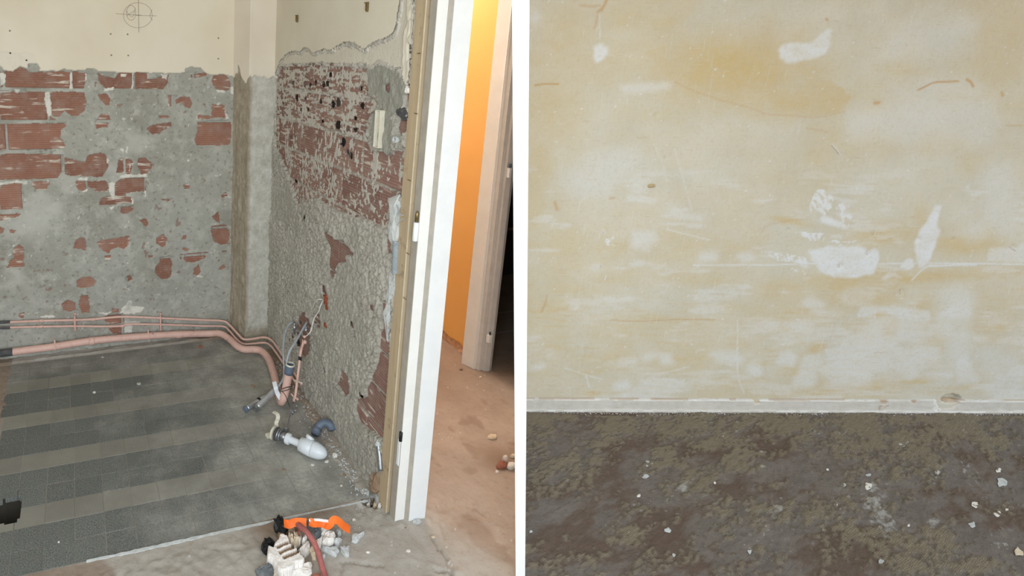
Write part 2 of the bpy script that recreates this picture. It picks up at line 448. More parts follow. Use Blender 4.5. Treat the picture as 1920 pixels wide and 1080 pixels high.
def m_tile(name, c1, c2, speck):
    k = NB(name, 0.75, 0.3)
    sp = k.noise(240, 3, 0.65, k.pos(world=True)); big = k.noise(5, 5, 0.6, k.pos(world=True))
    col = k.mix(k.rng(sp, 0.42, 0.6), c1, c2) if speck else k.mix(k.rng(big, 0.3, 0.7), c1, c2)
    col = k.mul(col, k.rng(k.rnd(), 0, 1, 0.9, 1.1))
    col = k.mix(k.rng(k.noise(26, 4, 0.6, k.pos(world=True)), 0.55, 0.72, 0, 0.35), col, S(120, 104, 98))
    g = k.n('ShaderNodeSeparateXYZ'); k.put(g.inputs[0], k.n('ShaderNodeNewGeometry').outputs['Position'])
    dx = k.math('ADD', g.outputs['X'], k.rng(k.noise(3.2, 6, 0.65, k.pos(world=True)), 0.25, 0.75, -0.45, 0.45))
    d = k.rng(dx, 0.15, 0.85, 0.08, 0.95)
    dy = k.rng(k.math('ADD', g.outputs['Y'], k.rng(k.noise(4, 4, 0.6, k.pos(world=True)), 0.3, 0.7, -0.12, 0.12)), 2.80, 2.98, 0, 0.55)
    d = k.math('MAXIMUM', d, dy)
    d = k.math('MULTIPLY', d, k.rng(k.noise(60, 5, 0.7, k.pos(world=True)), 0.3, 0.6, 0.55, 1))
    dust = k.mix(k.rng(k.noise(9, 4, 0.6, k.pos(world=True)), 0.35, 0.65), S(150, 147, 139), S(184, 181, 172))
    col = k.mix(d, col, dust)
    return k.out(col, k.bump(k.math('ADD', sp, k.noise(40, 4, 0.6, k.pos(world=True))), 0.25, 0.002), k.rng(d, 0, 1, 0.6, 0.95))
M_TILE_D = m_tile('dark_terrazzo_tile', S(80, 83, 81), S(124, 126, 121), True)
M_TILE_L = m_tile('plain_olive_grey_tile', S(126, 123, 114), S(138, 135, 125), False)
def m_pink():
    k = NB('chipped_pink_paint', 0.5, 0.4); v = k.pos()
    col = k.mix(k.rng(k.noise(12, 4, 0.6, v), 0.3, 0.7), S(230, 190, 177), S(218, 176, 163))
    chip = k.rng(k.noise(46, 5, 0.7, v), 0.645, 0.67)
    col = k.mix(chip, col, S(92, 88, 96))
    col = k.mix(k.rng(k.noise(30, 4, 0.6, v), 0.55, 0.8, 0, 0.4), col, S(176, 132, 116))
    return k.out(col, k.bump(k.math('SUBTRACT', k.noise(60, 4, 0.6, v), chip), 0.3, 0.001))
M_PINK = m_pink()
M_PIPE_DARK = simple('dark_grey_pipe_end', S(92, 92, 92), S(70, 70, 72), 30, 0.7)  # dark grey, used on the left ends of the pipes too
M_WHITEPL = simple('white_plastic', S(226, 230, 234), S(218, 223, 228), 14, 0.3, 0.0, spec=0.5)
M_OLDPL = simple('aged_cream_plastic', S(224, 220, 204), S(206, 198, 176), 22, 0.45, 0.1)
M_METAL = simple('worn_galvanised_metal', S(178, 180, 182), S(140, 144, 148), 40, 0.38, 0.15, 0.85)
M_CHROME = simple('dull_chrome', S(214, 216, 220), S(184, 186, 192), 18, 0.3, 0.05, 0.75)
M_PVC = simple('grey_pvc', S(112, 124, 140), S(98, 108, 124), 20, 0.45, 0.08)
M_CABLE = simple('grey_cable_sheath', S(176, 184, 190), S(158, 166, 172), 30, 0.5, 0.1)
M_CABLEW = simple('white_cable_sheath', S(228, 228, 224), S(210, 210, 206), 30, 0.5, 0.1)
M_BLACK = simple('black_plastic', S(38, 38, 40), S(24, 24, 26), 20, 0.45, 0.2)
M_ORPL = simple('terracotta_plastic', S(158, 84, 58), S(132, 66, 44), 40, 0.6, 0.2)
M_PLASTERW = simple('broken_white_plaster', S(238, 232, 226), S(220, 212, 202), 34, 0.9, 0.5, bd=0.003)
M_PLASTERG = simple('broken_grey_plaster', S(206, 208, 206), S(180, 182, 180), 40, 0.9, 0.5, bd=0.003)
M_CREAM = simple('broken_cream_plaster', S(222, 206, 182), S(200, 180, 154), 36, 0.9, 0.5, bd=0.003)
M_STONED = simple('dark_grey_rubble', S(122, 124, 124), S(94, 98, 100), 40, 0.9, 0.5, bd=0.003)
M_REDST = simple('brick_rubble', S(170, 112, 92), S(146, 92, 76), 36, 0.9, 0.5, bd=0.003)
M_BROWN = simple('earthy_rubble', S(160, 134, 110), S(136, 112, 92), 36, 0.9, 0.5, bd=0.003)
M_HOSE = simple('dusty_red_strip', S(176, 104, 98), S(152, 88, 82), 60, 0.7, 0.3)
M_TAPE = simple('orange_warning_tape', S(255, 124, 46), S(238, 104, 36), 12, 0.4, 0.05)
M_TAPEW = simple('white_tape_edge', S(240, 232, 228), S(226, 216, 212), 12, 0.4, 0.05)
M_FRAMEW = simple('white_gloss_frame_paint', S(238, 240, 240), S(230, 233, 234), 8, 0.45, 0.06, spec=0.4)
M_FRAMEC = simple('cream_frame_paint', S(240, 239, 234), S(232, 231, 226), 8, 0.5, 0.08, spec=0.4)
M_FRAMEG = simple('grey_frame_and_groove_shade', S(178, 170, 158), S(164, 157, 146), 20, 0.6, 0.12)
def m_wood():
    k = NB('raw_tan_wood', 0.75, 0.2); v = k.pos((60, 60, 3))
    col = k.mix(k.rng(k.noise(1, 4, 0.6, v), 0.3, 0.7), S(196, 176, 146), S(178, 157, 128))
    col = k.mix(k.rng(k.noise(20, 4, 0.6), 0.6, 0.72, 0, 0.5), col, S(128, 108, 84))
    return k.out(col, k.bump(k.noise(1, 4, 0.6, v), 0.3, 0.001))
M_WOOD = m_wood()
M_FRAMEG2 = simple('pale_grey_frame_paint', S(214, 212, 208), S(202, 200, 196), 14, 0.6, 0.1)  # paler grey on the second door's jamb and stop
def m_orange():
    k = NB('orange_wall_paint', 0.75, 0.25)
    col = k.mix(k.rng(k.noise(3, 4, 0.5), 0.3, 0.7), S(236, 182, 108), S(230, 174, 100))
    raw = k.mix(k.rng(k.noise(40, 5, 0.65), 0.35, 0.65), S(226, 184, 150), S(196, 150, 118))
    col = k.mix(k.attr('raw'), col, raw)
    return k.out(col, k.bump(k.noise(160, 4, 0.6), 0.12, 0.001))
M_ORANGE = m_orange()
M_WPAINT = simple('white_partition_paint', S(252, 252, 252), S(250, 250, 250), 6, 0.7, 0.04)
M_CEIL = simple('ceiling_paint', S(232, 226, 214), S(224, 218, 206), 3, 0.9, 0.1)
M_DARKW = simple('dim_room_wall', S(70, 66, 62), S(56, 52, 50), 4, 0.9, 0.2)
M_PLAINW = simple('plain_wall_paint', S(214, 206, 192), S(206, 198, 184), 4, 0.9, 0.1)
M_HALLW = simple('hall_side_paint', S(214, 206, 192), S(204, 192, 174), 4, 0.9, 0.1)
M_PENCIL = simple('pencil_line', S(146, 134, 116), S(120, 110, 96), 80, 0.9, 0.0)
M_HOLE = simple('drill_hole_shade', S(30, 28, 26), S(22, 20, 20), 40, 0.9, 0.0)
M_BRASS = simple('tarnished_brass', S(150, 132, 92), S(118, 102, 70), 40, 0.35, 0.1, 0.9)
M_PLUG = simple('tan_wall_plug', S(206, 186, 150), S(188, 164, 126), 60, 0.7, 0.3)
M_BASEB = None

# ================================================================== STRUCTURE
# ---- back wall
A = lambda p: C('a', p)
B_ = lambda p: C('b', p)
C_ = lambda p: C('c', p)
EXPOSED = [
 A([(20, 545), (60, 535), (120, 505), (190, 515), (210, 540), (525, 540), (525, 665), (180, 665), (0, 680), (0, 540)]),
 A([(540, 540), (640, 545), (645, 600), (625, 665), (540, 665)]),
 A([(730, 550), (790, 575), (850, 590), (900, 545), (988, 545), (988, 665), (790, 668), (745, 600)]),
 A([(1002, 545), (1100, 548), (1095, 600), (1200, 580), (1265, 560), (1260, 620), (1220, 665), (1002, 665)]),
 A([(1430, 562), (1550, 548), (1540, 574), (1440, 580)]),
 A([(1595, 570), (1680, 558), (1720, 600), (1732, 650), (1690, 685), (1620, 665), (1588, 610)]),
 A([(0, 695), (330, 690), (335, 800), (370, 870), (420, 900), (300, 905), (0, 920)]),
 A([(380, 690), (625, 690), (652, 760), (635, 820), (590, 865), (540, 865), (490, 830), (440, 870), (395, 870), (380, 780)]),
 A([(735, 710), (790, 698), (827, 740), (820, 782), (795, 785), (750, 745)]),
 A([(1260, 715), (1300, 715), (1295, 790), (1262, 800)]),
 A([(1315, 755), (1350, 725), (1420, 730), (1440, 780), (1425, 810), (1390, 800), (1370, 770), (1325, 775)]),
 A([(1590, 785), (1680, 790), (1685, 885), (1585, 880)]),
 A([(715, 920), (760, 850), (815, 860), (825, 900), (800, 950), (720, 965)]),
 A([(1480, 860), (1580, 870), (1600, 885), (1480, 895)]),
 [(0, 233), (120, 231), (124, 237), (112, 245), (114, 258), (122, 272), (121, 278), (60, 281), (0, 283)],
 A([(1100, 960), (1140, 935), (1200, 930), (1280, 920), (1288, 950), (1230, 970), (1200, 1000), (1140, 1003)]),
 [(369, 228), (430, 225), (434, 240), (432, 266), (428, 272), (370, 272), (365, 262), (370, 245)],
 A([(1195, 865), (1270, 870), (1275, 882), (1200, 880)]),
 B_([(0, 90), (60, 70), (470, 80), (470, 210), (430, 255), (200, 265), (0, 265)]),
 B_([(485, 105), (560, 120), (640, 140), (650, 95), (700, 70), (785, 68), (800, 110), (818, 130), (800, 200), (770, 248), (600, 240), (490, 230)]),
 B_([(890, 110), (930, 105), (930, 210), (880, 215)]),
 B_([(945, 105), (990, 120), (1002, 150), (980, 220), (950, 235)]),
 B_([(1040, 105), (1090, 105), (1138, 150), (1130, 190), (1100, 225), (1060, 225), (1038, 165)]),
 B_([(20, 310), (100, 295), (165, 300), (180, 400), (175, 485), (0, 490), (0, 340)]),
 B_([(230, 285), (300, 275), (372, 290), (350, 340), (270, 345)]),
 B_([(565, 280), (640, 280), (650, 350), (610, 355), (580, 320)]),
 B_([(650, 280), (800, 280), (815, 330), (800, 358), (730, 355), (660, 320)]),
 B_([(870, 290), (910, 260), (1080, 255), (1085, 355), (1000, 355), (940, 370), (940, 395), (985, 400), (985, 440), (860, 450), (740, 455), (770, 400), (850, 390)]),
 B_([(1095, 265), (1112, 290), (1105, 340), (1092, 345)]),
 B_([(890, 470), (1000, 465), (995, 500), (950, 525), (905, 515)]),
 B_([(0, 530), (100, 525), (155, 520), (140, 540), (60, 560), (0, 572)]),
 B_([(1370, 305), (1410, 298), (1422, 325), (1390, 342)]),
 B_([(1048, 570), (1090, 553), (1118, 600), (1100, 618), (1075, 600)]),
 B_([(1596, 545), (1640, 508), (1652, 582), (1625, 582)]),
 B_([(0, 620), (30, 635), (25, 660), (0, 670)]),
 B_([(70, 635), (112, 645), (100, 667), (75, 655)]),
 B_([(1590, 620), (1650, 605), (1700, 612), (1718, 660), (1712, 745), (1660, 758), (1610, 730), (1586, 680)]),
 B_([(570, 715), (600, 700), (640, 705), (647, 745), (640, 800), (600, 780), (553, 785), (555, 745)]),
 B_([(733, 735), (800, 715), (870, 710), (960, 690), (970, 750), (930, 787), (890, 770), (840, 787), (820, 822), (790, 810), (745, 780)]),
 B_([(788, 835), (828, 838), (828, 882), (790, 882)]),
 B_([(1178, 705), (1225, 678), (1252, 710), (1245, 762), (1215, 770), (1178, 745)]),
 B_([(1368, 690), (1397, 683), (1392, 717), (1363, 717)]),
 B_([(1350, 830), (1450, 815), (1563, 810), (1540, 847), (1480, 880), (1410, 887), (1355, 855)]),
 B_([(1368, 773), (1417, 790), (1400, 802), (1370, 797)]),
 B_([(1200, 850), (1275, 838), (1293, 900), (1280, 1002), (1215, 1012), (1163, 965), (1163, 930), (1195, 890)]),
 B_([(1453, 940), (1490, 903), (1507, 960), (1480, 982), (1453, 975)]),
 B_([(95, 800), (140, 753), (177, 790), (180, 920), (55, 920), (75, 880), (110, 850)]),
 B_([(573, 1030), (600, 998), (680, 998), (722, 1025), (700, 1068), (573, 1077)]),
 B_([(1650, 805), (1700, 798), (1690, 818)]), B_([(1110, 840), (1140, 838), (1125, 865)]),
 B_([(1205, 415), (1280, 410), (1280, 422), (1205, 424)]), B_([(1655, 390), (1690, 365), (1705, 385), (1670, 400)]),
 B_([(1640, 940), (1680, 905), (1690, 925), (1660, 945)]), B_([(940, 1010), (970, 975), (990, 1010), (950, 1040)]),
 C_([(468, 115), (510, 93), (562, 110), (567, 160), (520, 177), (473, 165)]),
 C_([(588, 120), (615, 58), (662, 48), (672, 180), (620, 187), (600, 150)]),
 C_([(840, 155), (887, 153), (887, 185), (840, 192)]),
 C_([(140, 190), (187, 178), (170, 227), (140, 227)]),
 C_([(790, 210), (925, 188), (928, 262), (830, 272), (790, 250)]),
 C_([(820, 300), (925, 290), (928, 337), (850, 342)]),
]
WHITES = [A([(525, 540), (542, 540), (545, 668), (522, 668)]), A([(330, 690), (375, 688), (385, 860), (365, 885), (335, 800)]),
 A([(988, 545), (1002, 545), (1000, 668), (988, 668)]), A([(0, 540), (40, 560), (45, 620), (0, 650)]), A([(105, 670), (155, 670), (120, 705)]),
 A([(640, 550), (650, 560), (645, 610), (636, 610)]), A([(775, 655), (860, 655), (850, 675), (780, 680)]), A([(1210, 560), (1260, 555), (1250, 600), (1215, 590)]),
 A([(1620, 675), (1690, 680), (1680, 695), (1630, 690)]), A([(1730, 655), (1760, 650), (1755, 705), (1725, 700)]), A([(1685, 835), (1720, 890), (1690, 895)]),
 A([(1620, 775), (1655, 770), (1650, 795), (1625, 795)]), A([(900, 555), (955, 555), (945, 580), (905, 580)]), A([(660, 650), (680, 645), (680, 660)]),
 A([(920, 880), (940, 885), (935, 900), (915, 900)]), A([(980, 885), (1000, 890), (985, 902)]), A([(1475, 855), (1490, 850), (1485, 900), (1478, 900)]), A([(1265, 715), (1275, 790), (1262, 790)]),
 B_([(900, 25), (930, 40), (925, 60), (905, 50)]), B_([(943, 15), (958, 20), (955, 65), (943, 60)]), B_([(1085, 15), (1103, 12), (1095, 35)]), B_([(1400, 110), (1420, 115), (1410, 140)]),
 B_([(0, 290), (100, 275), (200, 275), (205, 300), (120, 292), (0, 312)]), B_([(585, 255), (660, 255), (655, 272), (585, 272)]), B_([(800, 110), (820, 120), (812, 150), (800, 140)]),
 B_([(975, 130), (985, 160), (975, 220), (968, 200)]), B_([(820, 290), (862, 290), (862, 410), (835, 410), (815, 350)]), B_([(985, 405), (1000, 420), (995, 465), (985, 450)]), B_([(1085, 340), (1095, 350), (1090, 392), (1083, 390)]),
 B_([(610, 350), (655, 340), (655, 355), (625, 363)]), B_([(820, 475), (860, 460), (835, 495)]), B_([(900, 230), (1100, 225), (1100, 245), (900, 250)]), B_([(1470, 985), (1520, 988), (1515, 1000), (1470, 998)]),
 C_([(913, 145), (950, 120), (960, 90), (992, 92), (985, 132), (1082, 143), (1060, 178), (960, 192), (908, 187)]),
 C_([(930, 250), (1040, 250), (1060, 262), (990, 275), (985, 330), (935, 335)]), C_([(740, 185), (800, 178), (840, 182), (800, 195)]), C_([(300, 205), (400, 200), (420, 215), (310, 222)])]
GREYBAND = [C_([(680, 70), (740, 60), (840, 50), (845, 90), (800, 140), (770, 120), (690, 110)])]
PAINT_B = A([(-2000, -4000), (2600, -4000), (2600, 575), (1750, 572), (1700, 563), (1660, 555), (1575, 560), (1540, 545), (1500, 508), (1430, 500), (1390, 512), (1380, 545), (1300, 548), (980, 543), (740, 535), (700, 508), (650, 515), (645, 530), (560, 527), (470, 515), (440, 530), (300, 532), (298, 510), (280, 470), (212, 478), (205, 508), (150, 492), (100, 540), (30, 522), (0, 490), (-2000, 480)])
CHIP_B = A([(-2000, 380), (0, 385), (140, 400), (200, 395), (260, 420), (270, 470), (215, 478), (205, 508), (150, 492), (100, 540), (0, 490), (-2000, 480)])

def to_bw(poly): return [(p[0], p[2]) for p in (BW(*q) for q in poly)]
def wall_back():
    us = np.arange(-0.62, 0.868, 0.0046); vs = np.concatenate([np.arange(0, 2.02, 0.0046), [2.1, 2.3, 2.56]])
    U, V = np.meshgrid(us, vs, indexing='ij')
    wob = 0.006
    Ux = U + wob*fbm(U*38, V*38, 11, 3); Vx = V + wob*fbm(U*38, V*38, 21, 3)
    ex = np.zeros(U.shape, bool); wh = np.zeros(U.shape, bool)
    for p in EXPOSED: ex |= inside(Ux, Vx, to_bw(p))
    for p in WHITES: wh |= inside(Ux, Vx, to_bw(p))
    U2 = U + 0.004*fbm(U*30, V*30, 31, 3); V2 = V + 0.004*fbm(U*30, V*30, 41, 3)
    pa = inside(U2, V2, to_bw(PAINT_B)); chip = inside(U2, V2, to_bw(CHIP_B)) & pa
    h = 0.0045 + 0.0016*fbm(U*9, V*9, 51, 4) + 0.0007*fbm(U*70, V*70, 61, 3)
    # scattered small flakes missing
    sm = (fbm(U*26, V*26, 71, 3) > 0.62) & (V < 1.5)
    h = np.where(sm, h-0.0028, h)
    h = np.where(ex, -0.007 + 0.001*fbm(U*60, V*60, 3, 2), h)
    h = np.where(wh & ~pa, np.maximum(h, 0.002), h)
    h = np.where(pa, 0.0105 + 0.0006*fbm(U*4, V*4, 81, 2), h)
    h = np.where(chip, 0.0082 + 0.0012*fbm(U*50, V*50, 91, 3), h)
    pale = sstep(0.25, 0.6, fbm(U*3.5, V*5, 101, 4))*0.7*(V < 1.5)
    dust = (sm & ~wh)*0.8 + 0.35*sstep(0.2, 0.6, fbm(U*4, V*7, 111, 4)) * sstep(1.0, 1.4, V)*0
    gb = np.zeros(U.shape)
    fl = (fbm(U*70, V*70, 121, 2) > 0.74)*1.0
    white = np.where(wh, 1.0, fl*0.8*(V < 1.55))
    # pencil-like fresh filler halo just above the chipped line
    white = np.where(chip, 0.9, white)
    o = surf('wall_back', np.array([0, YB, 0]), np.array([1., 0, 0]), ZV, np.array([0, -1., 0]), us, vs, h,
             dict(paint=pa*1.0*np.where(chip, 0.75, 1), white=white, pale=pale, dust=dust), M_BACK)
    tag(o, kind='structure')
    return o, to_bw
WB, _ = wall_back()

_bm = {}
def brick_mesh(L, Hh, D=0.05, mat=M_BRICK):
    key = (round(L, 3), round(Hh, 3), mat.name)
    if key not in _bm:
        me = box(-L/2, L/2, 0, D, -Hh/2, Hh/2, 0.003); me.materials.append(mat); _bm[key] = me
    return _bm[key]
def poly_hits(polys, u0, u1, z0, z1):
    gu, gz = np.meshgrid(np.linspace(u0, u1, 40), np.linspace(z0, z1, 24), indexing='ij')
    return any(inside(gu, gz, p).any() for p in polys)
EXB = [to_bw(p) for p in EXPOSED]
rows = [(0.833, 0.992, -0.269), (0.992, 1.149, -0.069), (1.149, 1.294, -0.33), (1.30, 1.458, -0.126), (1.463, 1.62, -0.0097), (0.676, 0.83, -0.10), (0.519, 0.673, -0.27), (0.362, 0.516, -0.07), (0.205, 0.359, -0.25), (0.048, 0.202, -0.10)]
for z0, z1, j in rows:
    u = j-0.318*2
    while u < 0.86:
        a, b = max(u+0.006, -0.6), min(u+0.312, 0.85)
        if b-a > 0.03 and poly_hits(EXB, a, b, z0+0.006, z1-0.006):
            me = brick_mesh(b-a, z1-z0-0.011)
            o = link('brick', me, None, WB); o.location = ((a+b)/2, YB-0.0005, (z0+z1)/2)
        u += 0.318
# small chip in one brick on the back wall, dark studs for shaded drill holes and pencil drawing
def stud(p, n, r, depth, mat, parent, name, seg=10):
    me = lathe(np.asarray(p)-np.asarray(n)*0.004, n, [(0, 0), (0, r), (depth+0.004, r), (depth+0.004, r*0.55), (depth, 0)], seg)
    return link(name, me, mat, parent)
NB_ = np.array([0, -1., 0]); NM_ = np.array([-1., 0, 0])
for x, y in C('a', [(74, 231), (77, 398), (830, 255), (957, 257), (835, 414), (962, 416), (1638, 286), (1637, 440), (198, 452)]):
    stud(BW(x, y, 0.0105), NB_, 0.0042, 0.0006, M_HOLE, WB, 'wall_plug_or_hole_shade')  # dark discs standing in for the shade inside drill holes
def pencil(pts, name='pencil_line', r=0.0007, d=0.0112):
    link(name, tube([BW(x, y, d) for x, y in pts], r, 3, 4), M_PENCIL, WB)
def ell(cx, cy, rx, ry, a0=0, a1=360, n=20):
    return [(cx+rx*math.cos(math.radians(a0+(a1-a0)*i/n)), cy+ry*math.sin(math.radians(a0+(a1-a0)*i/n))) for i in range(n+1)]
pencil([(259.5, -6), (260, 30), (260.5, 61)], r=0.001)
pencil([(217, 25.5), (260, 28.5), (294, 29.5)], r=0.0007)
pencil(ell(258.5, 28.5, 27, 23.5)); pencil(ell(246, 24, 8.5, 14)); pencil([(236, 20), (248, 32), (254, 14)]); pencil([(237, 30), (246, 24), (252, 20)]); pencil([(285, 18), (281, 30), (286, 38)])
pencil([(255, 28.2), (265, 28.8)], r=0.0014)

# ---- middle wall (between the tiled room and the hall), pillar
M_PAINT = [(518, -900), (759, -900), (757, 0), (752, 38), (745, 62), (735, 68), (722, 73), (710, 78), (700, 84), (690, 92), (685, 90), (672, 82), (660, 78), (650, 80), (640, 86), (630, 92), (622, 96), (612, 92), (605, 95), (592, 101), (584, 91), (575, 90), (568, 98), (560, 95), (550, 97), (540, 103), (530, 115), (522, 136), (505, 150), (505, -900)]
M_UNDER = [(757, -200), (757, 0), (745, 62), (690, 92), (640, 86), (605, 95), (560, 95), (540, 103), (530, 115), (524, 122), (560, 119), (600, 117), (640, 119), (690, 118), (700, 124), (712, 112), (735, 122), (757, 130), (768, 160), (790, -200)]
M_BULGE = [(768, -200), (783, -200), (784, 40), (781, 70), (776, 120), (772, 150), (766, 160), (760, 140), (762, 110), (764, 70), (770, 40)]
M_BRICKS = [(518, 122), (560, 119), (600, 117), (640, 119), (690, 118), (694, 150), (693, 178), (712, 182), (715, 200), (700, 215), (690, 230), (692, 262), (700, 282), (730, 290), (765, 275), (772, 290), (760, 368), (742, 372), (736, 400), (728, 432), (718, 428), (700, 420), (680, 410), (660, 404), (640, 397), (625, 388), (610, 381), (598, 372), (588, 372), (580, 385), (570, 372), (560, 385), (553, 360), (545, 345), (540, 320), (530, 300), (518, 285)]
M_EXP = [
 [(605, 418), (612, 428), (622, 440), (632, 448), (643, 452), (648, 450), (655, 462), (664, 472), (668, 481), (655, 478), (652, 490), (640, 493), (634, 500), (633, 515), (626, 522), (619, 515), (618, 490), (620, 465), (611, 445), (606, 430)],
 [(641, 690), (652, 700), (657, 710), (656, 738), (648, 742), (640, 728), (632, 718), (638, 708)],
 [(716, 622), (735, 600), (735, 830), (722, 826), (708, 812), (692, 804), (676, 790), (668, 768), (671, 748), (684, 748), (690, 742), (689, 728), (698, 706), (706, 690), (712, 668), (713, 645)],
 [(718, 565), (731, 562), (730, 615), (722, 622), (719, 600)],
 [(570, 582), (578, 592), (586, 602), (586, 650), (578, 672), (566, 668), (560, 645), (556, 622), (558, 605), (562, 592)],
 [(592, 588), (600, 586), (604, 592), (598, 604), (592, 610), (588, 602)],
 [(600, 596), (606, 604), (602, 620), (594, 612)],
 [(664, 620), (668, 612), (669, 632), (664, 632)],
 [(763, 168), (776, 160), (776, 200), (765, 198)], [(755, 205), (764, 212), (775, 240), (752, 262), (748, 240)], [(725, 440), (738, 440), (736, 392), (742, 384), (738, 475), (728, 475)]]
M_GREYL = [(690, 120), (705, 123), (735, 122), (757, 135), (766, 165), (760, 200), (742, 212), (740, 240), (738, 285), (728, 292), (716, 280), (702, 275), (700, 250), (705, 215), (712, 195), (694, 180), (692, 150)]
HOLES = [(550, 155, 4), (572, 157, 4), (582, 159, 3), (592, 155, 3.5), (607, 158, 4.5), (614, 157, 4), (557, 183, 6), (573, 185, 3), (602, 190, 4.5), (625, 196, 6), (635, 192, 7), (679, 198, 5), (620, 140, 3), (634, 234, 8), (653, 240, 4), (667, 243, 4), (605, 228, 3), (546, 257, 3.5), (533, 194, 3), (565, 205, 2.5), (578, 205, 2.5), (643, 266, 7), (651, 285, 4), (658, 292, 5), (677, 166, 3), (667, 222, 3), (752, 470, 1), (573, 409, 3), (563, 505, 3), (555, 341, 4), (662, 607, 4), (679, 742, 5), (563, 605, 4), (560, 642, 6), (770, 165, 4)]
RHOLES = [(573, 409, 4), (563, 506, 3.5), (555, 341, 4), (662, 608, 4.5), (730, 165, 4), (610, 543, 7), (612, 553, 6), (611, 692, 6), (551, 630, 5), (546, 640, 5), (612, 608, 4), (700, 577, 3)]
def to_mw(poly): return [(p[1], p[2]) for p in (MW(*q) for q in poly)]
MH = [(MW(x, y)[1], MW(x, y)[2], r/430.) for x, y, r in HOLES]
RH = [(MW(x, y)[1], MW(x, y)[2], r/430.) for x, y, r in RHOLES]
MP = {k: to_mw(v) for k, v in dict(paint=M_PAINT, under=M_UNDER, bulge=M_BULGE, bricks=M_BRICKS, grey=M_GREYL).items()}
MEX = [to_mw(p) for p in M_EXP]
def wall_middle():
    us = np.arange(1.652, 3.003, 0.0042); vs = np.concatenate([np.arange(0, 2.05, 0.0042), [2.2, 2.4, 2.56]])
    U, V = np.meshgrid(us, vs, indexing='ij')
    Ux = U + 0.010*fbm(U*30, V*30, 211, 4); Vx = V + 0.010*fbm(U*30, V*30, 221, 4)
    Uf = U + 0.005*fbm(U*40, V*40, 231, 3); Vf = V + 0.005*fbm(U*40, V*40, 241, 3)
    br = inside(Ux, Vx, MP['bricks']); pa = inside(Uf, Vf, MP['paint']) | (V > 2.0); un = inside(Uf, Vf, MP['under']) & ~pa
    bu = inside(Uf, Vf, MP['bulge']); gr = inside(Ux, Vx, MP['grey'])
    ex = np.zeros(U.shape, bool)
    for p in MEX: ex |= inside(Uf, Vf, p)
    lump = 1-np.abs(fbm(U*40, V*26, 251, 4))*2.0
    h = 0.009 + 0.012*(lump-0.55) + 0.007*(1-2*np.abs(fbm(U*95, V*70, 255, 2))) + 0.006*fbm(U*7, V*7, 261, 3) + 0.0025*fbm(U*120, V*100, 271, 2)
    flat = sstep(0.1, 0.35, fbm(U*4.5, V*3.5, 281, 3))
    h = h*(1-0.45*flat) + 0.45*flat*0.009
    # mortar smears left on the brickwork
    horiz = fbm(U*14, V*110, 291, 3); vert = fbm(U*60, V*12, 301, 3); bl = fbm(U*16, V*16, 311, 4)
    top = sstep(1.25, 1.40, V)
    sm = np.where(V > 1.33, (horiz*0.6 + bl*0.35 + 0.55*fbm(U*75, V*120, 325, 2) + 0.10 > 0.05), np.where(V > 1.19, vert*0.5+bl*0.6+0.5*fbm(U*110, V*60, 326, 2)-0.10 > 0.05, 0.6*bl+0.8*fbm(U*85, V*85, 321, 2)+0.02 > 0.1))
    smh = 0.0012 + 0.0012*fbm(U*80, V*80, 331, 2)
    hb = np.where(sm, smh, -0.007)
    for (z, ) in ((1.493,), (1.338,), (1.19,), (1.035,)):
        band = (np.abs(V-z) < 0.007) & (fbm(U*20, V*20, 341, 2) > -0.3); hb = np.where(band, np.maximum(hb, -0.001+0.0015*fbm(U*60, V*60, 351, 2)), hb)
    h = np.where(br & ~gr, hb, h)
    h = np.where(gr, 0.010 + 0.008*fbm(U*18, V*14, 361, 4) + 0.004*fbm(U*60, V*30, 365, 3), h)
    h = np.where(ex, -0.008, h)
    h = np.where(un, 0.008 + 0.0016*fbm(U*14, V*20, 371, 3), h)
    h = np.where(pa, 0.0165 + 0.0008*fbm(U*4, V*4, 381, 2), h)
    h = np.where(bu, 0.017 + 0.006*fbm(U*30, V*10, 391, 3), h)
    lip = blur(pa, 2, 2); lip = ((lip > 0.06) & (lip < 0.5) & (fbm(U*50, V*50, 395, 2) > -0.35) & (V < 2.0))
    h = np.where(lip, 0.0125 + 0.004*fbm(U*70, V*70, 397, 2), h)
    lip2 = blur(un, 2, 2); lip2 = (lip2 > 0.06) & (lip2 < 0.5) & ~pa & ~un & (fbm(U*40, V*40, 396, 2) > -0.1)
    h = np.where(lip2, 0.009 + 0.004*fbm(U*70, V*70, 398, 2), h)
    gone = np.zeros(U.shape, bool)
    for (cy_, cz, r) in MH + RH:
        k = ((U-cy_)**2*0.8 + (V-cz)**2*1.25) < ((r+0.003)*(1+0.35*fbm(U*70, V*70, 411, 2)))**2
        gone |= k; h = np.where(blur(k, 1, 1) > 0.01, np.minimum(h, 0.004), h)
    h[0, :] = np.minimum(h[0, :], 0.0)
    white = np.where(br & sm, np.where(V > 1.2, 1.0, 0.75), 0.0)
    white = np.where(un | bu | lip | lip2, 1.0, white)  # undercoat and bulge are white; the lips get a painted highlight
    o = surf('wall_middle', np.array([XM, 0, 0]), np.array([0, 1., 0]), ZV, NM_, us, vs, h,
             dict(paint=np.where(pa & ~lip, 1.0, np.where(bu, 0.9, np.where(un & ~lip, 0.55, 0.0))), white=white, grey=np.where(gr, 0.7, sstep(0.35, 0.7, flat)*0.25), dust=np.where(br & ~sm, 0.4, 0.0)), M_MID, keep=lambda P: ~gone)
    return tag(o, kind='structure')
WM = wall_middle()
mrows = [(1.493, 1.646, 1.96), (1.338, 1.493, 2.13), (1.19, 1.338, 1.972), (1.035, 1.19, 2.14), (0.882, 1.035, 1.98), (0.729, 0.882, 2.13), (0.576, 0.729, 1.97), (0.423, 0.576, 2.12), (0.27, 0.423, 1.97), (0.117, 0.27, 2.13), (-0.03, 0.117, 1.98)]
ALLM = MEX + [MP['bricks']]
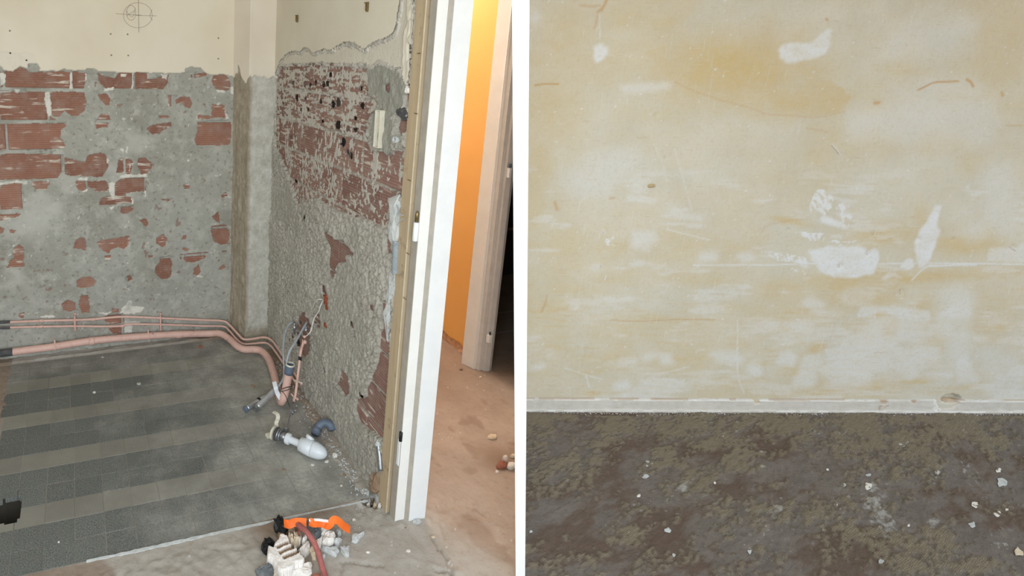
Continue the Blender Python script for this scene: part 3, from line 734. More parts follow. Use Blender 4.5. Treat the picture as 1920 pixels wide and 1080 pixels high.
for z0, z1, j in mrows:
    u = j-0.325*2
    while u < 3.0:
        a, b = max(u+0.005, 1.655), min(u+0.32, 2.995)
        if b-a > 0.03 and poly_hits(ALLM, a, b, z0+0.005, z1-0.005):
            L, Hh = b-a, z1-z0-0.010; yc, zc = (a+b)/2, (z0+z1)/2
            hs = [q for q in MH if a < q[0] < b and z0 < q[1] < z1]
            if hs:
                nu, nv = int(L/0.0045)+1, int(Hh/0.0045)+1
                gx = np.linspace(-L/2, L/2, nu); gz = np.linspace(-Hh/2, Hh/2, nv)
                X, Z = np.meshgrid(gx, gz, indexing='ij'); dep = np.zeros(X.shape); hole = np.zeros(X.shape, bool)
                Yw = yc-X; Zw = zc+Z
                for (cy_, cz, r) in hs:
                    rr = (r+0.001)*(1+0.35*fbm(Yw*70, Zw*70, 411, 2))
                    k = ((Yw-cy_)**2*0.8 + (Zw-cz)**2*1.25) < rr**2
                    hole |= k
                dep[0, :] = dep[-1, :] = -0.04; dep[:, 0] = dep[:, -1] = -0.04
                o = surf('brick', np.zeros(3), np.array([1., 0, 0]), ZV, np.array([0, -1., 0]), gx, gz, dep, {}, M_BRICK2, parent=WM, keep=lambda P, hole=hole: ~hole)
                o.data.polygons.foreach_set('use_smooth', np.zeros(len(o.data.polygons), bool))
            else:
                o = link('brick', brick_mesh(L, Hh, 0.05, M_BRICK2), None, WM)
            o.location = (XM+0.0005, yc, zc); o.rotation_euler = (0, 0, -math.pi/2)
        u += 0.325
# back of the middle wall (hall side) and its core
tag(link('wall_middle_core', box(XM+0.078, 1.15, 1.66, 4.4, 0, 2.56), M_HALLW), kind='structure')
# pillar: slanted left face + front face
def wall_pillar():
    a0 = np.array([0.855, YB-0.002, 0]); a1 = np.array([0.906, 3.0, 0]); L = np.linalg.norm(a1-a0); d = (a1-a0)/L; n = np.array([d[1], -d[0], 0])
    if n[0] > 0: n = -n
    us = np.linspace(0, L, 40); vs = np.concatenate([np.arange(0, 2.02, 0.005), [2.2, 2.56]])
    U, V = np.meshgrid(us, vs, indexing='ij')
    zb = 1.56 + 0.03*fbm(U*30, U*0+3, 501, 2) + 0.05*np.sin(U*40)*(U > 0.05)
    pa = V > zb
    h = np.where(pa, 0.008, 0.002 + 0.006*fbm(U*40, V*6, 511, 4) + 0.003*fbm(U*60, V*60, 521, 2))
    h[-1, :] = 0; h[0, :] = np.minimum(h[0, :], 0.004)
    o = surf('wall_pillar', a0, d, ZV, n, us, vs, h, dict(paint=pa*1.0, mortar=np.ones(U.shape)*0.95), M_CONC); tag(o, kind='structure')  # rough left face toned darker all over, its shade partly painted in
    us = np.linspace(0, 0.152, 40); U, V = np.meshgrid(us, vs, indexing='ij')
    pa = V > 1.548 + 0.012*fbm(U*40, U*0+9, 531, 2)
    h = np.where(pa, 0.008, 0.001 + 0.0035*fbm(U*18, V*14, 541, 4) + 0.0015*fbm(U*90, V*90, 551, 2))
    h[0, :] = 0
    edge_tone = sstep(0.02, 0.0, U+0.01*fbm(U*20, V*12, 561, 3))*0.8 + sstep(0.14, 0.152, U+0.006*fbm(U*20, V*12, 571, 3))*0.6  # browner towards both side edges, then also towards the foot
    edge_tone = np.maximum(edge_tone, sstep(0.12, 0.06, V + 0.03*fbm(U*30, V*5, 581, 2))*0.9)
    o2 = surf('pillar_front', a1, np.array([1., 0, 0]), ZV, np.array([0, -1., 0]), us, vs, h, dict(paint=pa*1.0, mortar=edge_tone), M_CONC, parent=o)
    return o
wall_pillar()

# ---- door frame at the end of the middle wall
D1 = tag(empty('door_1', (1.10, 1.6, 0)), kind='structure')
child('wood_strip', prism([(1.040, 1.600), (1.040, 1.6555), (1.075, 1.6555), (1.075, 1.600)], 0.0, 2.1), M_WOOD, D1)
child('wood_edge_bead', box(1.0385, 1.044, 1.598, 1.6012, 0.0, 2.1, 0.001), simple('pale_wood_edge', S(208, 194, 168), S(192, 176, 148), 30, 0.7), D1)
child('rebate_strip', prism([(1.050, 1.556), (1.050, 1.590), (1.085, 1.590), (1.085, 1.556)], 0.0, 2.1), M_FRAMEG, D1)
child('jamb', prism([(1.0515, 1.562), (1.0515, 1.555), (1.099, 1.555), (1.099, 1.64), (1.086, 1.64), (1.086, 1.562)], 0.0, 2.1), M_FRAMEC, D1)
child('door_stop', prism([(1.099, 1.538), (1.166, 1.538), (1.166, 1.66), (1.099, 1.66)], 0.0, 2.1), M_FRAMEW, D1)
child('groove', prism([(1.089, 1.553), (1.0985, 1.541), (1.0995, 1.541), (1.0995, 1.556), (1.089, 1.556)], 0.0, 2.1), M_FRAMEG, D1)  # grey strip painted in place of the shadow beside the stop
child('frame_head', box(1.04, 1.166, 0.75, 1.6, 2.1, 2.18), M_FRAMEW, D1)
hg = child('hinge', lathe(MW(778, 452, 0.012), (0, 0, 1), [(0, 0), (0, 0.0075), (0.002, 0.009), (0.062, 0.009), (0.064, 0), ], 14), M_FRAMEW, D1, True)
link('hinge_pin', lathe(MW(778, 452, 0.012)+np.array([0, 0, 0.064]), (0, 0, 1), [(0, 0), (0, 0.0058), (0.028, 0.0058), (0.036, 0.003), (0.037, 0)], 12), M_BRASS, hg, True)
child('lower_hinge_leaf', box(1.047, 1.056, 1.556, 1.572, 0.225, 0.325, 0.002), M_FRAMEW, D1)
child('lower_hinge_pin', lathe((1.049, 1.558, 0.325), (0, 0, 1), [(0, 0), (0, 0.006), (0.035, 0.006), (0.037, 0)], 12), M_BLACK, D1, True)
for x, y in ((786, 100), (781, 213), (768, 338), (766, 476), (760, 560)):
    p = MW(x, y, 0.016); child('nail', tube([p+np.array([0, 0.012, 0]), p+np.array([-0.002, -0.008, 0])], 0.0013, 2, 6), M_BRASS, D1)

# ---- hall: orange wall, second door, dark room
def wall_hall():
    us = np.concatenate([np.arange(2.44, 3.1, 0.008), [3.5, 4.4]]); vs = np.concatenate([np.arange(0, 0.14, 0.006), np.arange(0.15, 2.1, 0.1), [2.56]])
    U, V = np.meshgrid(us, vs, indexing='ij')
    z = 0.042+0.02*fbm(U*14, U*0+2, 601, 3)
    raw = (V < z)*1.0
    h = np.where(raw > 0, -0.008+0.006*fbm(U*40, V*40, 611, 3), 0.0)
    o = surf('wall_hall', np.array([2.085, 0, 0]), np.array([0, 1., 0]), ZV, NM_, us, vs, h, dict(raw=raw), M_ORANGE)
    return tag(o, kind='structure')
wall_hall()
tag(link('wall_hall_end', box(1.15, 2.3, 4.4, 4.5, 0, 2.56), M_ORANGE), kind='structure')
D2 = tag(empty('door_2', (2.08, 2.42, 0)), kind='structure')
child('casing', prism([(2.016, 2.468), (2.044, 2.394), (2.052, 2.392), (2.075, 2.43), (2.13, 2.43), (2.13, 2.468)], 0, 2.1), M_FRAMEC, D2)
child('casing_highlight', tube([(2.0405, 2.399, 0.0), (2.0405, 2.399, 1.0), (2.0405, 2.399, 2.1)], 0.0022, 2, 8), M_FRAMEW, D2)  # white bead added as a painted highlight along the casing edge
child('jamb', prism([(2.0525, 2.3915), (2.060, 2.374), (2.078, 2.372), (2.078, 2.43), (2.06, 2.43)], 0, 2.1), M_FRAMEG2, D2)
child('door_stop', prism([(2.079, 2.372), (2.082, 2.358), (2.110, 2.352), (2.13, 2.36), (2.13, 2.43), (2.079, 2.43)], 0, 2.1), M_FRAMEG2, D2)
def on_y(x, y, Y): return on_plane(x, y, np.array([0, Y, 0]), np.array([0, 1., 0]))
p = on_y(916, 634, 2.35)
child('hinge', box(p[0]-0.010, p[0]+0.012, 2.335, 2.357, p[2]-0.022, p[2]+0.022, 0.003, 2), M_FRAMEW, D2)
child('hinge_pin', lathe((p[0], 2.342, p[2]+0.022), (0, 0, 1), [(0, 0), (0, 0.004), (0.016, 0.004), (0.018, 0)], 10), M_BLACK, D2, True)
p = on_y(954, 325, 2.35)
child('latch', box(p[0]-0.010, p[0]+0.006, 2.335, 2.355, p[2]-0.022, p[2]+0.03, 0.003, 2), M_FRAMEW, D2)
child('latch_catch', box(p[0]-0.014, p[0]+0.004, 2.337, 2.352, p[2]+0.032, p[2]+0.05, 0.002), M_PVC, D2)
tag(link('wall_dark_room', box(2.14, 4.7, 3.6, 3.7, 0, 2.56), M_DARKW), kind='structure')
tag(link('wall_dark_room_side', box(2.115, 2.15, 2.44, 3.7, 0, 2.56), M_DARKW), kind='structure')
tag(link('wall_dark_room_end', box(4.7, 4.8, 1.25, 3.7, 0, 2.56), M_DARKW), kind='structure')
tag(link('dark_room_pipe', tube([(2.2, 3.5, 0.42), (3.2, 3.5, 0.42), (4.5, 3.5, 0.42)], 0.012, 2, 10), M_BROWN), 'dim horizontal pipe on the far wall of the dark room', 'pipe')

# ---- partition between the two rooms (white end faces the viewer)
def wall_partition():
    v = []
    L = 3.02
    for s, kk in ((1.76, 1.0), (L, 1.02)):
        for z in (0.0, 2.56):
            t = 0.0135 + 0.0083*(z/1.79)
            for sg in (-1, 1):
                lat = s/1.76*(PA+1.6*PB) + PB*(z-1.6) + sg*t*kk
                v.append(PD*s + PE*lat + ZV*z)
    f = [(0, 1, 3, 2), (4, 6, 7, 5), (0, 2, 6, 4), (1, 5, 7, 3), (2, 3, 7, 6), (0, 4, 5, 1)]
    o = link('wall_partition', fix(mesh(v, f)), M_WPAINT); return tag(o, kind='structure')
wall_partition()

# ---- right wall, its baseboard, right floor
def gauss(U, V, px, py, rx, ry, rot=0.0):
    u0, v0 = rw_uv(px, py); a = math.radians(rot)
    sx, sy = rx/372., ry/372.
    du, dv = U-u0, V-v0
    p = du*math.cos(a)+dv*math.sin(a); q = -du*math.sin(a)+dv*math.cos(a)
    return np.exp(-0.5*((p/sx)**2+(q/sy)**2))
RWHITE = [C('p', [(608, 350), (640, 330), (668, 320), (690, 345), (718, 360), (722, 410), (680, 455), (630, 470), (615, 430), (618, 385)]),
 C('t', [(80, 380), (110, 330), (180, 320), (280, 320), (340, 310), (400, 250), (450, 205), (487, 225), (460, 290), (475, 330), (430, 400), (340, 445), (280, 450), (200, 475), (130, 465), (90, 430)]),
 C('u', [(385, 565), (410, 528), (450, 545), (580, 600), (605, 640), (540, 632), (440, 607), (390, 582)]),
 C('u', [(300, 800), (400, 790), (450, 763), (700, 768), (750, 800), (800, 787), (832, 820), (825, 900), (790, 970), (680, 1002), (500, 1002), (400, 960), (330, 880)]),
 C('u', [(1250, 470), (1302, 463), (1280, 540), (1260, 600), (1292, 650), (1260, 740), (1220, 850), (1180, 920), (1140, 932), (1110, 850), (1098, 740), (1140, 650), (1190, 590), (1220, 520)]),
 C('u', [(990, 910), (1040, 868), (1085, 868), (1097, 920), (1060, 942), (1000, 932)]),
 C('u', [(235, 890), (260, 850), (290, 900), (305, 930), (240, 915)]), C('u', [(480, 5), (495, 5), (550, 85), (540, 88)]), C('u', [(850, 1010), (900, 960), (960, 970), (1020, 1010), (940, 990), (870, 1025)]),
 C('u', [(1480, 310), (1515, 310), (1510, 345), (1490, 335)]), C('u', [(1870, 770), (1930, 720), (1930, 840), (1880, 820)]), C('u', [(1660, 780), (1870, 770), (1930, 800), (1930, 890), (1640, 880)]),
 C('v', [(700, 125), (940, 135), (1210, 170), (1222, 240), (1170, 267), (920, 230), (920, 190), (800, 185), (790, 225), (660, 215)]),
 C('v', [(230, 600), (260, 520), (330, 500), (420, 500), (430, 560), (360, 620), (370, 690), (330, 750), (180, 745), (190, 690)]),
 C('v', [(560, 740), (620, 690), (670, 690), (660, 745)]), C('v', [(80, 480), (180, 470), (215, 520), (200, 590), (60, 580)]), C('v', [(480, 300), (540, 275), (560, 320), (700, 370), (720, 420), (600, 370), (520, 350)]),
 C('v', [(260, 380), (400, 365), (410, 385), (270, 400)]), C('v', [(740, 580), (810, 575), (810, 680), (745, 680)]), C('v', [(930, 560), (1100, 545), (1110, 640), (960, 640)]), C('v', [(1180, 640), (1380, 620), (1390, 680), (1160, 680)]),
 C('v', [(1400, 560), (1500, 440), (1530, 600), (1600, 700), (1420, 720)]), C('v', [(1240, 230), (1390, 110), (1520, 60), (1530, 230), (1400, 240)]), C('v', [(240, 120), (310, 60), (430, 110), (430, 150), (300, 160)]),
 C('r', [(1450, 510), (1520, 470), (1690, 480), (1760, 540), (1690, 580), (1560, 550)]), C('r', [(1740, 590), (1820, 545), (1875, 580), (1875, 665), (1800, 660)]), C('r', [(960, 490), (1190, 485), (1230, 580), (1120, 585), (1110, 510), (990, 560)]),
 C('r', [(750, 720), (880, 700), (900, 760), (780, 775)]), C('r', [(110, 610), (250, 545), (250, 600), (150, 620)]), C('q', [(1160, 490), (1240, 470), (1280, 510), (1450, 540), (1440, 575), (1300, 570), (1180, 520)]),
 C('q', [(890, 650), (1060, 640), (1100, 720), (1010, 800), (890, 790)]), C('q', [(1400, 820), (1550, 800), (1550, 880), (1400, 890)]), C('q', [(560, 920), (640, 890), (690, 930), (620, 970)]), C('p', [(790, 640), (1000, 625), (1200, 625), (1190, 660), (1000, 690), (830, 690)]),
 C('p', [(140, 60), (190, 70), (215, 140), (170, 190), (137, 190)]), C('q', [(420, 955), (500, 955), (490, 970), (420, 970)]), C('q', [(1670, 830), (1800, 800), (1850, 870), (1720, 890)])]
RSCR = [C('u', [(305, 460), (330, 400), (370, 345), (420, 340), (485, 400), (480, 480), (420, 530), (380, 500), (320, 510)]), C('u', [(505, 460), (560, 445), (635, 520), (625, 580), (590, 650), (560, 590), (520, 500)]), C('u', [(205, 650), (280, 660), (415, 670), (415, 690), (350, 735), (240, 690)]),
 C('q', [(700, 710), (760, 700), (770, 770), (715, 760)]), C('u', [(0, 810), (200, 830), (300, 850), (290, 900), (100, 880), (0, 840)]), C('u', [(170, 930), (270, 960), (280, 985), (180, 950)]), C('u', [(450, 722), (670, 722), (670, 738), (450, 735)])]
RPALE = [C('t', [(830, 430), (1100, 120), (1300, 100), (1500, 130), (1560, 220), (1450, 300), (1440, 430), (1250, 420), (1000, 440)]), C('t', [(1010, 700), (1230, 635), (1480, 615), (1560, 650), (1700, 680), (1640, 760), (1100, 740)]), C('t', [(580, 840), (1000, 740), (1700, 760), (1750, 1080), (580, 1080)]),
 C('u', [(1480, 560), (1640, 560), (1640, 700), (1560, 715), (1480, 660)]), C('u', [(1590, 250), (1740, 150), (1850, 200), (1900, 550), (1800, 660), (1640, 560)]), C('q', [(380, 250), (620, 60), (900, 0), (1000, 100), (980, 230), (760, 250), (720, 420), (460, 420)]), C('v', [(1260, 0), (1540, 0), (1540, 520), (1380, 720), (1340, 520), (1250, 280)]),
 C('v', [(1540, 480), (1920, 480), (1920, 800), (1640, 790), (1700, 700), (1540, 560)])]
RWARM = [(1370, 130, 110, 50, 0, 0.95), (1480, 190, 90, 26, 0, 0.8), (1250, 110, 60, 60, 30, 0.55), (1060, 60, 50, 50, 0, 0.55), (1180, 30, 50, 30, 0, 0.5), (1030, 200, 60, 70, 0, 0.6), (1000, 350, 30, 150, 0, 0.6), (1100, 130, 60, 40, 0, 0.45),
 (1060, 480, 60, 60, 0, 0.6), (1150, 460, 70, 20, 5, 0.5), (1060, 540, 90, 20, 0, 0.5), (1230, 620, 120, 25, 0, 0.5), (1030, 620, 40, 60, 0, 0.5), (1260, 600, 160, 10, 0, 0.5), (1150, 670, 60, 30, 0, 0.55), (1330, 640, 60, 40, 0, 0.4), (1380, 400, 60, 60, 0, 0.35), (1480, 330, 90, 60, 0, 0.35), (1500, 130, 70, 25, 0, 0.6), (1880, 90, 50, 100, 0, 0.55), (1700, 130, 60, 12, 0, 0.45),
 (1660, 440, 60, 20, 0, 0.75), (1730, 410, 14, 30, 25, 0.6), (1810, 460, 60, 18, 0, 0.85), (1600, 530, 90, 18, 0, 0.8), (1720, 520, 120, 14, 0, 0.8), (1860, 510, 70, 12, 0, 0.7), (1470, 545, 60, 25, 0, 0.6), (1620, 560, 70, 20, 0, 0.7), (1740, 570, 20, 30, 0, 0.6), (1655, 592, 14, 10, 0, 0.9), (1670, 610, 14, 24, 0, 0.8), (1610, 620, 40, 20, 0, 0.6), (1535, 650, 12, 10, 0, 0.9), (1560, 735, 50, 6, 0, 0.9), (1630, 725, 25, 9, 0, 0.9), (1490, 700, 8, 8, 0, 0.9), (1455, 735, 15, 5, 0, 0.9), (1720, 715, 30, 6, 0, 0.7), (1850, 700, 60, 8, 0, 0.5), (1840, 645, 25, 6, 0, 0.5), (1110, 738, 12, 6, 0, 0.8), (1240, 728, 20, 6, 0, 0.6), (1400, 735, 40, 6, 0, 0.5), (1480, 415, 40, 5, -8, 0.8), (1560, 290, 40, 60, 0, 0.3), (1820, 300, 25, 25, 0, 0.45), (1030, 680, 40, 20, 0, 0.4), (1420, 590, 60, 30, 0, 0.5), (1300, 520, 90, 16, 0, 0.5)]
RRUST = [([(1004, 160), (1025, 157.5), (1047, 158)], 1.6, 0.8), ([(1122, 22), (1128, 18), (1134, 8), (1137, 0)], 3.2, 0.7), ([(1088, 10), (1105, 12), (1124, 10)], 2.5, 0.4), ([(1120, 30), (1118, 45), (1114, 52)], 2.5, 0.4), ([(1722, 168), (1740, 160), (1752, 155), (1775, 153), (1797, 152.5)], 1.8, 0.85), ([(1813, 149), (1820, 154), (1825, 162)], 2.2, 0.9), ([(1265, 153), (1300, 170), (1350, 187), (1400, 200), (1440, 214), (1490, 217), (1525, 220), (1560, 215), (1585, 208)], 1.2, 0.35), ([(1425, 440), (1432, 430), (1440, 423), (1475, 414), (1520, 411)], 2.0, 0.25), ([(1025, 555), (1022, 570), (1015, 585)], 2, 0.5), ([(1040, 380), (1045, 393)], 3, 0.6), ([(1145, 600), (1190, 602), (1280, 599), (1340, 600)], 1.4, 0.5), ([(1640, 193), (1648, 193)], 3.2, 0.7), ([(1878, 173), (1881, 179)], 2.4, 0.7), ([(1549, 35), (1551, 38)], 1.6, 0.9), ([(1512, 240), (1552, 247)], 1.4, 0.35), ([(1886, 235), (1916, 236)], 1.5, 0.4), ([(1143, 372), (1152, 371)], 2, 0.5)]
RSTROKE = [([(1300, 497), (1440, 497), (1520, 494), (1640, 495), (1700, 494), (1800, 494), (1920, 496)], 1.3, 0.9), ([(1740, 499), (1790, 497), (1830, 497)], 2.0, 0.9), ([(1640, 585), (1640, 597)], 1, 0.9), ([(1640, 586), (1670, 587), (1720, 594)], 1.0, 0.9), ([(1060, 690), (1090, 700), (1130, 712)], 1.2, 0.6), ([(1383, 600), (1383, 700), (1395, 737)], 1.2, 0.7), ([(1098, 703), (1105, 727)], 1, 0.7), ([(1210, 700), (1250, 698), (1290, 688)], 1.1, 0.6), ([(1124, 20), (1125, 70)], 1.2, 0.5), ([(1250, 430), (1290, 440), (1330, 450)], 1, 0.6), ([(1225, 270), (1240, 300), (1250, 340)], 1, 0.35), ([(1265, 280), (1285, 350), (1298, 395)], 1, 0.4), ([(1710, 525), (1730, 505), (1745, 497)], 1.5, 0.9), ([(1126, 435), (1130, 433), (1134, 437)], 1.0, 0.9), ([(1133, 525), (1136, 517)], 1.0, 0.9)]
def strokes(U, V, lst):
    m = np.zeros(U.shape)
    for pts, wpx, amp in lst:
        q = [rw_uv(*p) for p in smooth_path([(a, b, 0) for a, b in pts], 6) for p in [(p[0], p[1])]] if len(pts) > 2 else [rw_uv(*p) for p in pts]
        wd = max(wpx/420., 0.0030)
        for (a, b), (c, d) in zip(q[:-1], q[1:]):
            lo_u, hi_u, lo_v, hi_v = min(a, c)-3*wd, max(a, c)+3*wd, min(b, d)-3*wd, max(b, d)+3*wd
            k = (U > lo_u) & (U < hi_u) & (V > lo_v) & (V < hi_v)
            if not k.any(): continue
            uu, vv = U[k], V[k]; L2 = max((c-a)**2+(d-b)**2, 1e-9)
            t = np.clip(((uu-a)*(c-a)+(vv-b)*(d-b))/L2, 0, 1)
            r = np.hypot(uu-a-t*(c-a), vv-b-t*(d-b)); m[k] = np.maximum(m[k], amp*np.exp(-(r/wd)**2))
    return m
ZB = 0.066
def wall_right():
    us = np.concatenate([np.arange(-0.52, 2.75, 0.0054), np.arange(2.8, 3.6, 0.05)]); vs = np.concatenate([np.arange(0.0, 2.3, 0.0054), [2.56]])
    U, V = np.meshgrid(us, vs, indexing='ij')
    Ux = U+0.006*fbm(U*30, V*30, 701, 3); Vx = V+0.006*fbm(U*30, V*30, 711, 3)
    uv = lambda poly: [rw_uv(*p) for p in poly]
    white = np.zeros(U.shape); pale = np.zeros(U.shape)
    streak = fbm(U*7, V*75, 721, 4)
    for i, p in enumerate(RWHITE): white = np.maximum(white, blur(inside(Ux, Vx, uv(p)), 1 if i < 13 else 2, 1 if i < 13 else 2)*(1.0 if i < 7 else 0.62)*(0.85+0.3*fbm(U*14, V*30, 725, 3)))
    for p in RSCR: white = np.maximum(white, inside(Ux, Vx, uv(p))*sstep(-0.15, 0.1, fbm((U-V)*30, (U+V)*90, 731, 3))*0.95)
    for p in RPALE: pale = np.maximum(pale, blur(inside(U+0.05*fbm(U*8, V*8, 741, 4), V+0.05*fbm(U*8, V*8, 751, 4), uv(p)), 6, 2)*1.0)
    low = sstep(0.95, 0.35, V)
    cloud = fbm(U*3.2, V*6.5, 761, 5)
    white = np.maximum(white, low*sstep(0.05, 0.5, cloud+0.35*streak)*0.55)
    mid = sstep(1.3, 1.1, V)
    white = np.maximum(white, mid*sstep(0.20, 0.6, fbm(U*5, V*16, 771, 4)+0.45*streak)*0.40)
    white = np.maximum(white, (fbm(U*70, V*70, 781, 2) > 0.80)*0.8)
    warm = 0.15+0.34*sstep(-0.3, 0.5, fbm(U*2.4, V*3.6, 791, 4))
    for px, py, rx, ry, rot, amp in RWARM: warm = np.maximum(warm, amp*gauss(U+0.03*fbm(U*9, V*9, 801, 3), V+0.02*fbm(U*9, V*14, 811, 3), px, py, rx, ry, rot))
    zone = inside(U+0.012*fbm(U*25, V*25, 803, 3), V+0.008*fbm(U*25, V*25, 804, 3), uv([(1205, 95), (1240, 138), (1265, 153), (1300, 170), (1350, 187), (1400, 200), (1440, 213), (1490, 218), (1525, 220), (1560, 215), (1585, 207), (1600, 180), (1560, 150), (1480, 120), (1400, 95), (1300, 70)]))
    warm = np.maximum(warm, blur(zone, 1, 1)*(0.62+0.2*fbm(U*6, V*8, 805, 3)))
    warm = warm + low*0.35*sstep(0.0, 0.5, streak+0.3*cloud)
    warm = warm*(1-0.7*pale)
    warm = np.clip(warm + 0.12*fbm(U*12, V*18, 821, 3), 0, 1)
    white = np.clip(np.maximum(white, strokes(U, V, RSTROKE)), 0, 1)
    white = np.maximum(white, pale*0.25)
    rust = strokes(U+0.002*fbm(U*50, V*50, 831, 2), V+0.002*fbm(U*50, V*50, 841, 2), RRUST)
    h = 0.0008*fbm(U*6, V*6, 851, 3) + 0.0005*(white > 0.6)
    # small dents
    for px, py, r in ((1232, 215, 4), (1247, 297, 3), (1243, 285, 2), (1636, 437, 5), (1627, 475, 5), (1575, 499, 5), (1722, 449, 4), (1690, 547, 5), (1478, 431, 3), (1899, 465, 5), (1787, 449, 3)):
        h = h - 0.006*gauss(U, V, px, py, r*0.7, r*0.7)
    # crumbled pocket above the baseboard
    h = h - 0.02*(gauss(U, V, 1783, 748, 16, 8) > 0.5)
    o = surf('wall_right', RL, WU, ZV, WN, us, vs, h, dict(white=white, warm=warm, rust=np.clip(rust, 0, 1)), M_RWALL, keep=lambda P: part_side(P) > -0.004)
    return tag(o, kind='structure')
WR = wall_right()
def m_base():
    k = NB('scraped_baseboard_paint', 0.75, 0.3)
    n2 = k.noise(22, 6, 0.7); st = k.noise(1, 4, 0.6, k.pos((9, 9, 130)))
    col = k.mix(k.rng(n2, 0.35, 0.65), S(206, 199, 187), S(218, 212, 202))
    col = k.mix(k.rng(st, 0.62, 0.7, 0, 0.5), col, S(180, 164, 140))
    col = k.mix(k.attr('edge'), col, S(232, 228, 222)); col = k.mix(k.attr('raw'), col, k.mix(k.rng(n2, 0.3, 0.7), S(176, 150, 122), S(214, 198, 178)))
    col = k.mix(k.attr('gap'), col, S(170, 132, 84))
    return k.out(col, k.bump(k.math('ADD', k.noise(80, 5, 0.65), n2), 0.35, 0.002))
M_BASEB = m_base()
def baseboard_right():
    us = np.concatenate([np.arange(-0.42, 2.75, 0.005), np.arange(2.8, 3.6, 0.05)]); vs = np.concatenate([np.linspace(-0.004, ZB+0.006, 27)])
    U, V = np.meshgrid(us, vs, indexing='ij')
    top = ZB + 0.0015*fbm(U*8, U*0, 861, 3)
    h = 0.007+0.0012*fbm(U*20, V*60, 871, 3)
    h = np.where(V < 0.010+0.004*fbm(U*25, U*0+4, 881, 2), 0.012, h)
    gap = (V > top-0.003)*(fbm(U*6, U*0+7, 891, 3) > -0.25)
    h = np.where(V > top, 0.0006, np.where(gap > 0, 0.003, h))
    raw = np.zeros(U.shape)
    def pit(px, py, rx, ry, dep):
        nonlocal h, raw
        g = gauss(U+0.01*fbm(U*40, V*40, 901, 2), V+0.01*fbm(U*40, V*40, 911, 2), px, py, rx, ry); h = h - dep*sstep(0.3, 0.7, g); raw = np.maximum(raw, sstep(0.35, 0.6, g))
    pit(1417, 748, 5, 6, 0.012); pit(1776, 752, 17, 11, 0.018); pit(1655, 751, 5, 5, 0.006); pit(1711, 752, 4, 4, 0.006); pit(1649, 763, 2, 4, 0.006); pit(1659, 763, 2, 4, 0.006)
    edge = np.maximum(((V < 0.010) & (V > 0.004))*(fbm(U*14, V*30, 921, 3) > -0.1), (np.abs(V-top+0.005) < 0.0025)*(fbm(U*10, V*10, 931, 3) > -0.1))*0.9
    edge = np.maximum(edge, (gauss(U, V, 1757, 757, 9, 10) > 0.4)*0.95*(fbm(U*60, V*60, 941, 2) > -0.3))
    o = surf('baseboard_right', RL, WU, ZV, WN, us, vs, h, dict(edge=edge*1.0, raw=raw, gap=(gap > 0)*0.4*(1.0*(fbm(U*5, U*0+11, 951, 3) > -0.1))), M_BASEB, keep=lambda P: part_side(P) > -0.004)
    return tag(o, kind='structure')
baseboard_right()
def floor_right():
    us = np.concatenate([np.arange(-1.3, 2.8, 0.0048), np.arange(2.85, 3.6, 0.05)]); vs = np.concatenate([np.arange(-0.004, 1.55, 0.0048), [1.8, 2.4, 3.0]])
    U, V = np.meshgrid(us, vs, indexing='ij')     # V = distance from the wall toward the viewer
    # the glue was combed on at a slant: work in sheared floor coordinates
    gc = G(1450, 920)[:2]; rd = -gc/np.linalg.norm(gc); rU, rN = rd@WU[:2], rd@WN[:2]
    T_ = V/rN; A_ = (U-T_*rU)*4.0; B_ = T_*2.6        # roughly one unit per hand-width either way
    wx = A_+0.10*fbm(A_*3.5, B_*3.5, 1001, 4); wy = B_+0.10*fbm(A_*3.5, B_*3.5, 1011, 4)
    g1 = fbm(wx*1.5, wy*2.0, 1021, 5); g2 = fbm(wx*6, wy*7, 1025, 4); g3 = fbm(A_*22, B_*22, 1035, 3)
    near = sstep(1.5, 0.2, B_)
    glue = (0.8*g1 + 0.45*near - 0.10 + 0.6*g2 + 0.5*g3 > 0.08)
    glue &= ~(B_ < 0.10+0.10*fbm(A_*2, A_*0, 1031, 3))
    brown = sstep(0.0, 0.45, fbm(wx*1.3+4, wy*1.9+2, 1041, 4) + 0.4*g2)
    h = np.where(glue, 0.0045+0.0015*g3, 0.0) + 0.0022*fbm(A_*8, B_*8, 1061, 4) + 0.0018*fbm(A_*30, B_*30, 1065, 2)
    white = sstep(0.42, 0.6, fbm(A_*16, B_*16, 1071, 3))*sstep(0.15, 0.55, fbm(A_*1.6, B_*1.6, 1081, 3))*0.7
    def gp(px, py, r):
        p = G(px, py)-RL; t0 = p@WN/rN; a0 = (p@WU-t0*rU)*4.0; b0 = t0*2.6
        return np.exp(-0.5*(((A_-a0)/(r/100.))**2+((B_-b0)/(r/100.))**2))
    for px, py, r in ((1640, 945, 16), (1650, 970, 14), (1665, 990, 12), (1635, 915, 9), (1455, 958, 8), (1280, 915, 8), (1750, 980, 8)):
        white = np.maximum(white, 0.75*sstep(0.25, 0.8, gp(px, py, r)*0.8+0.8*fbm(A_*18, B_*18, 1091, 3)-0.2*(1-gp(px, py, r*2))-0.1)*(gp(px, py, r*1.2) > 0.15))
    crumb = sstep(0.10, 0.0, B_)*sstep(0.1, 0.45, fbm(A_*14, B_*14, 1095, 3)); white = np.maximum(white, crumb*0.6)
    o = surf('floor_right', RL, WU, WN, ZV, us, vs, h, dict(glue=blur(glue, 1, 1), brown=brown*0.8, white=white, fa=A_, fb=B_), M_RFLOOR, keep=lambda P: part_side(P*np.array([1, 1, 0])) > -0.012)
    return tag(o, kind='structure')
floor_right()

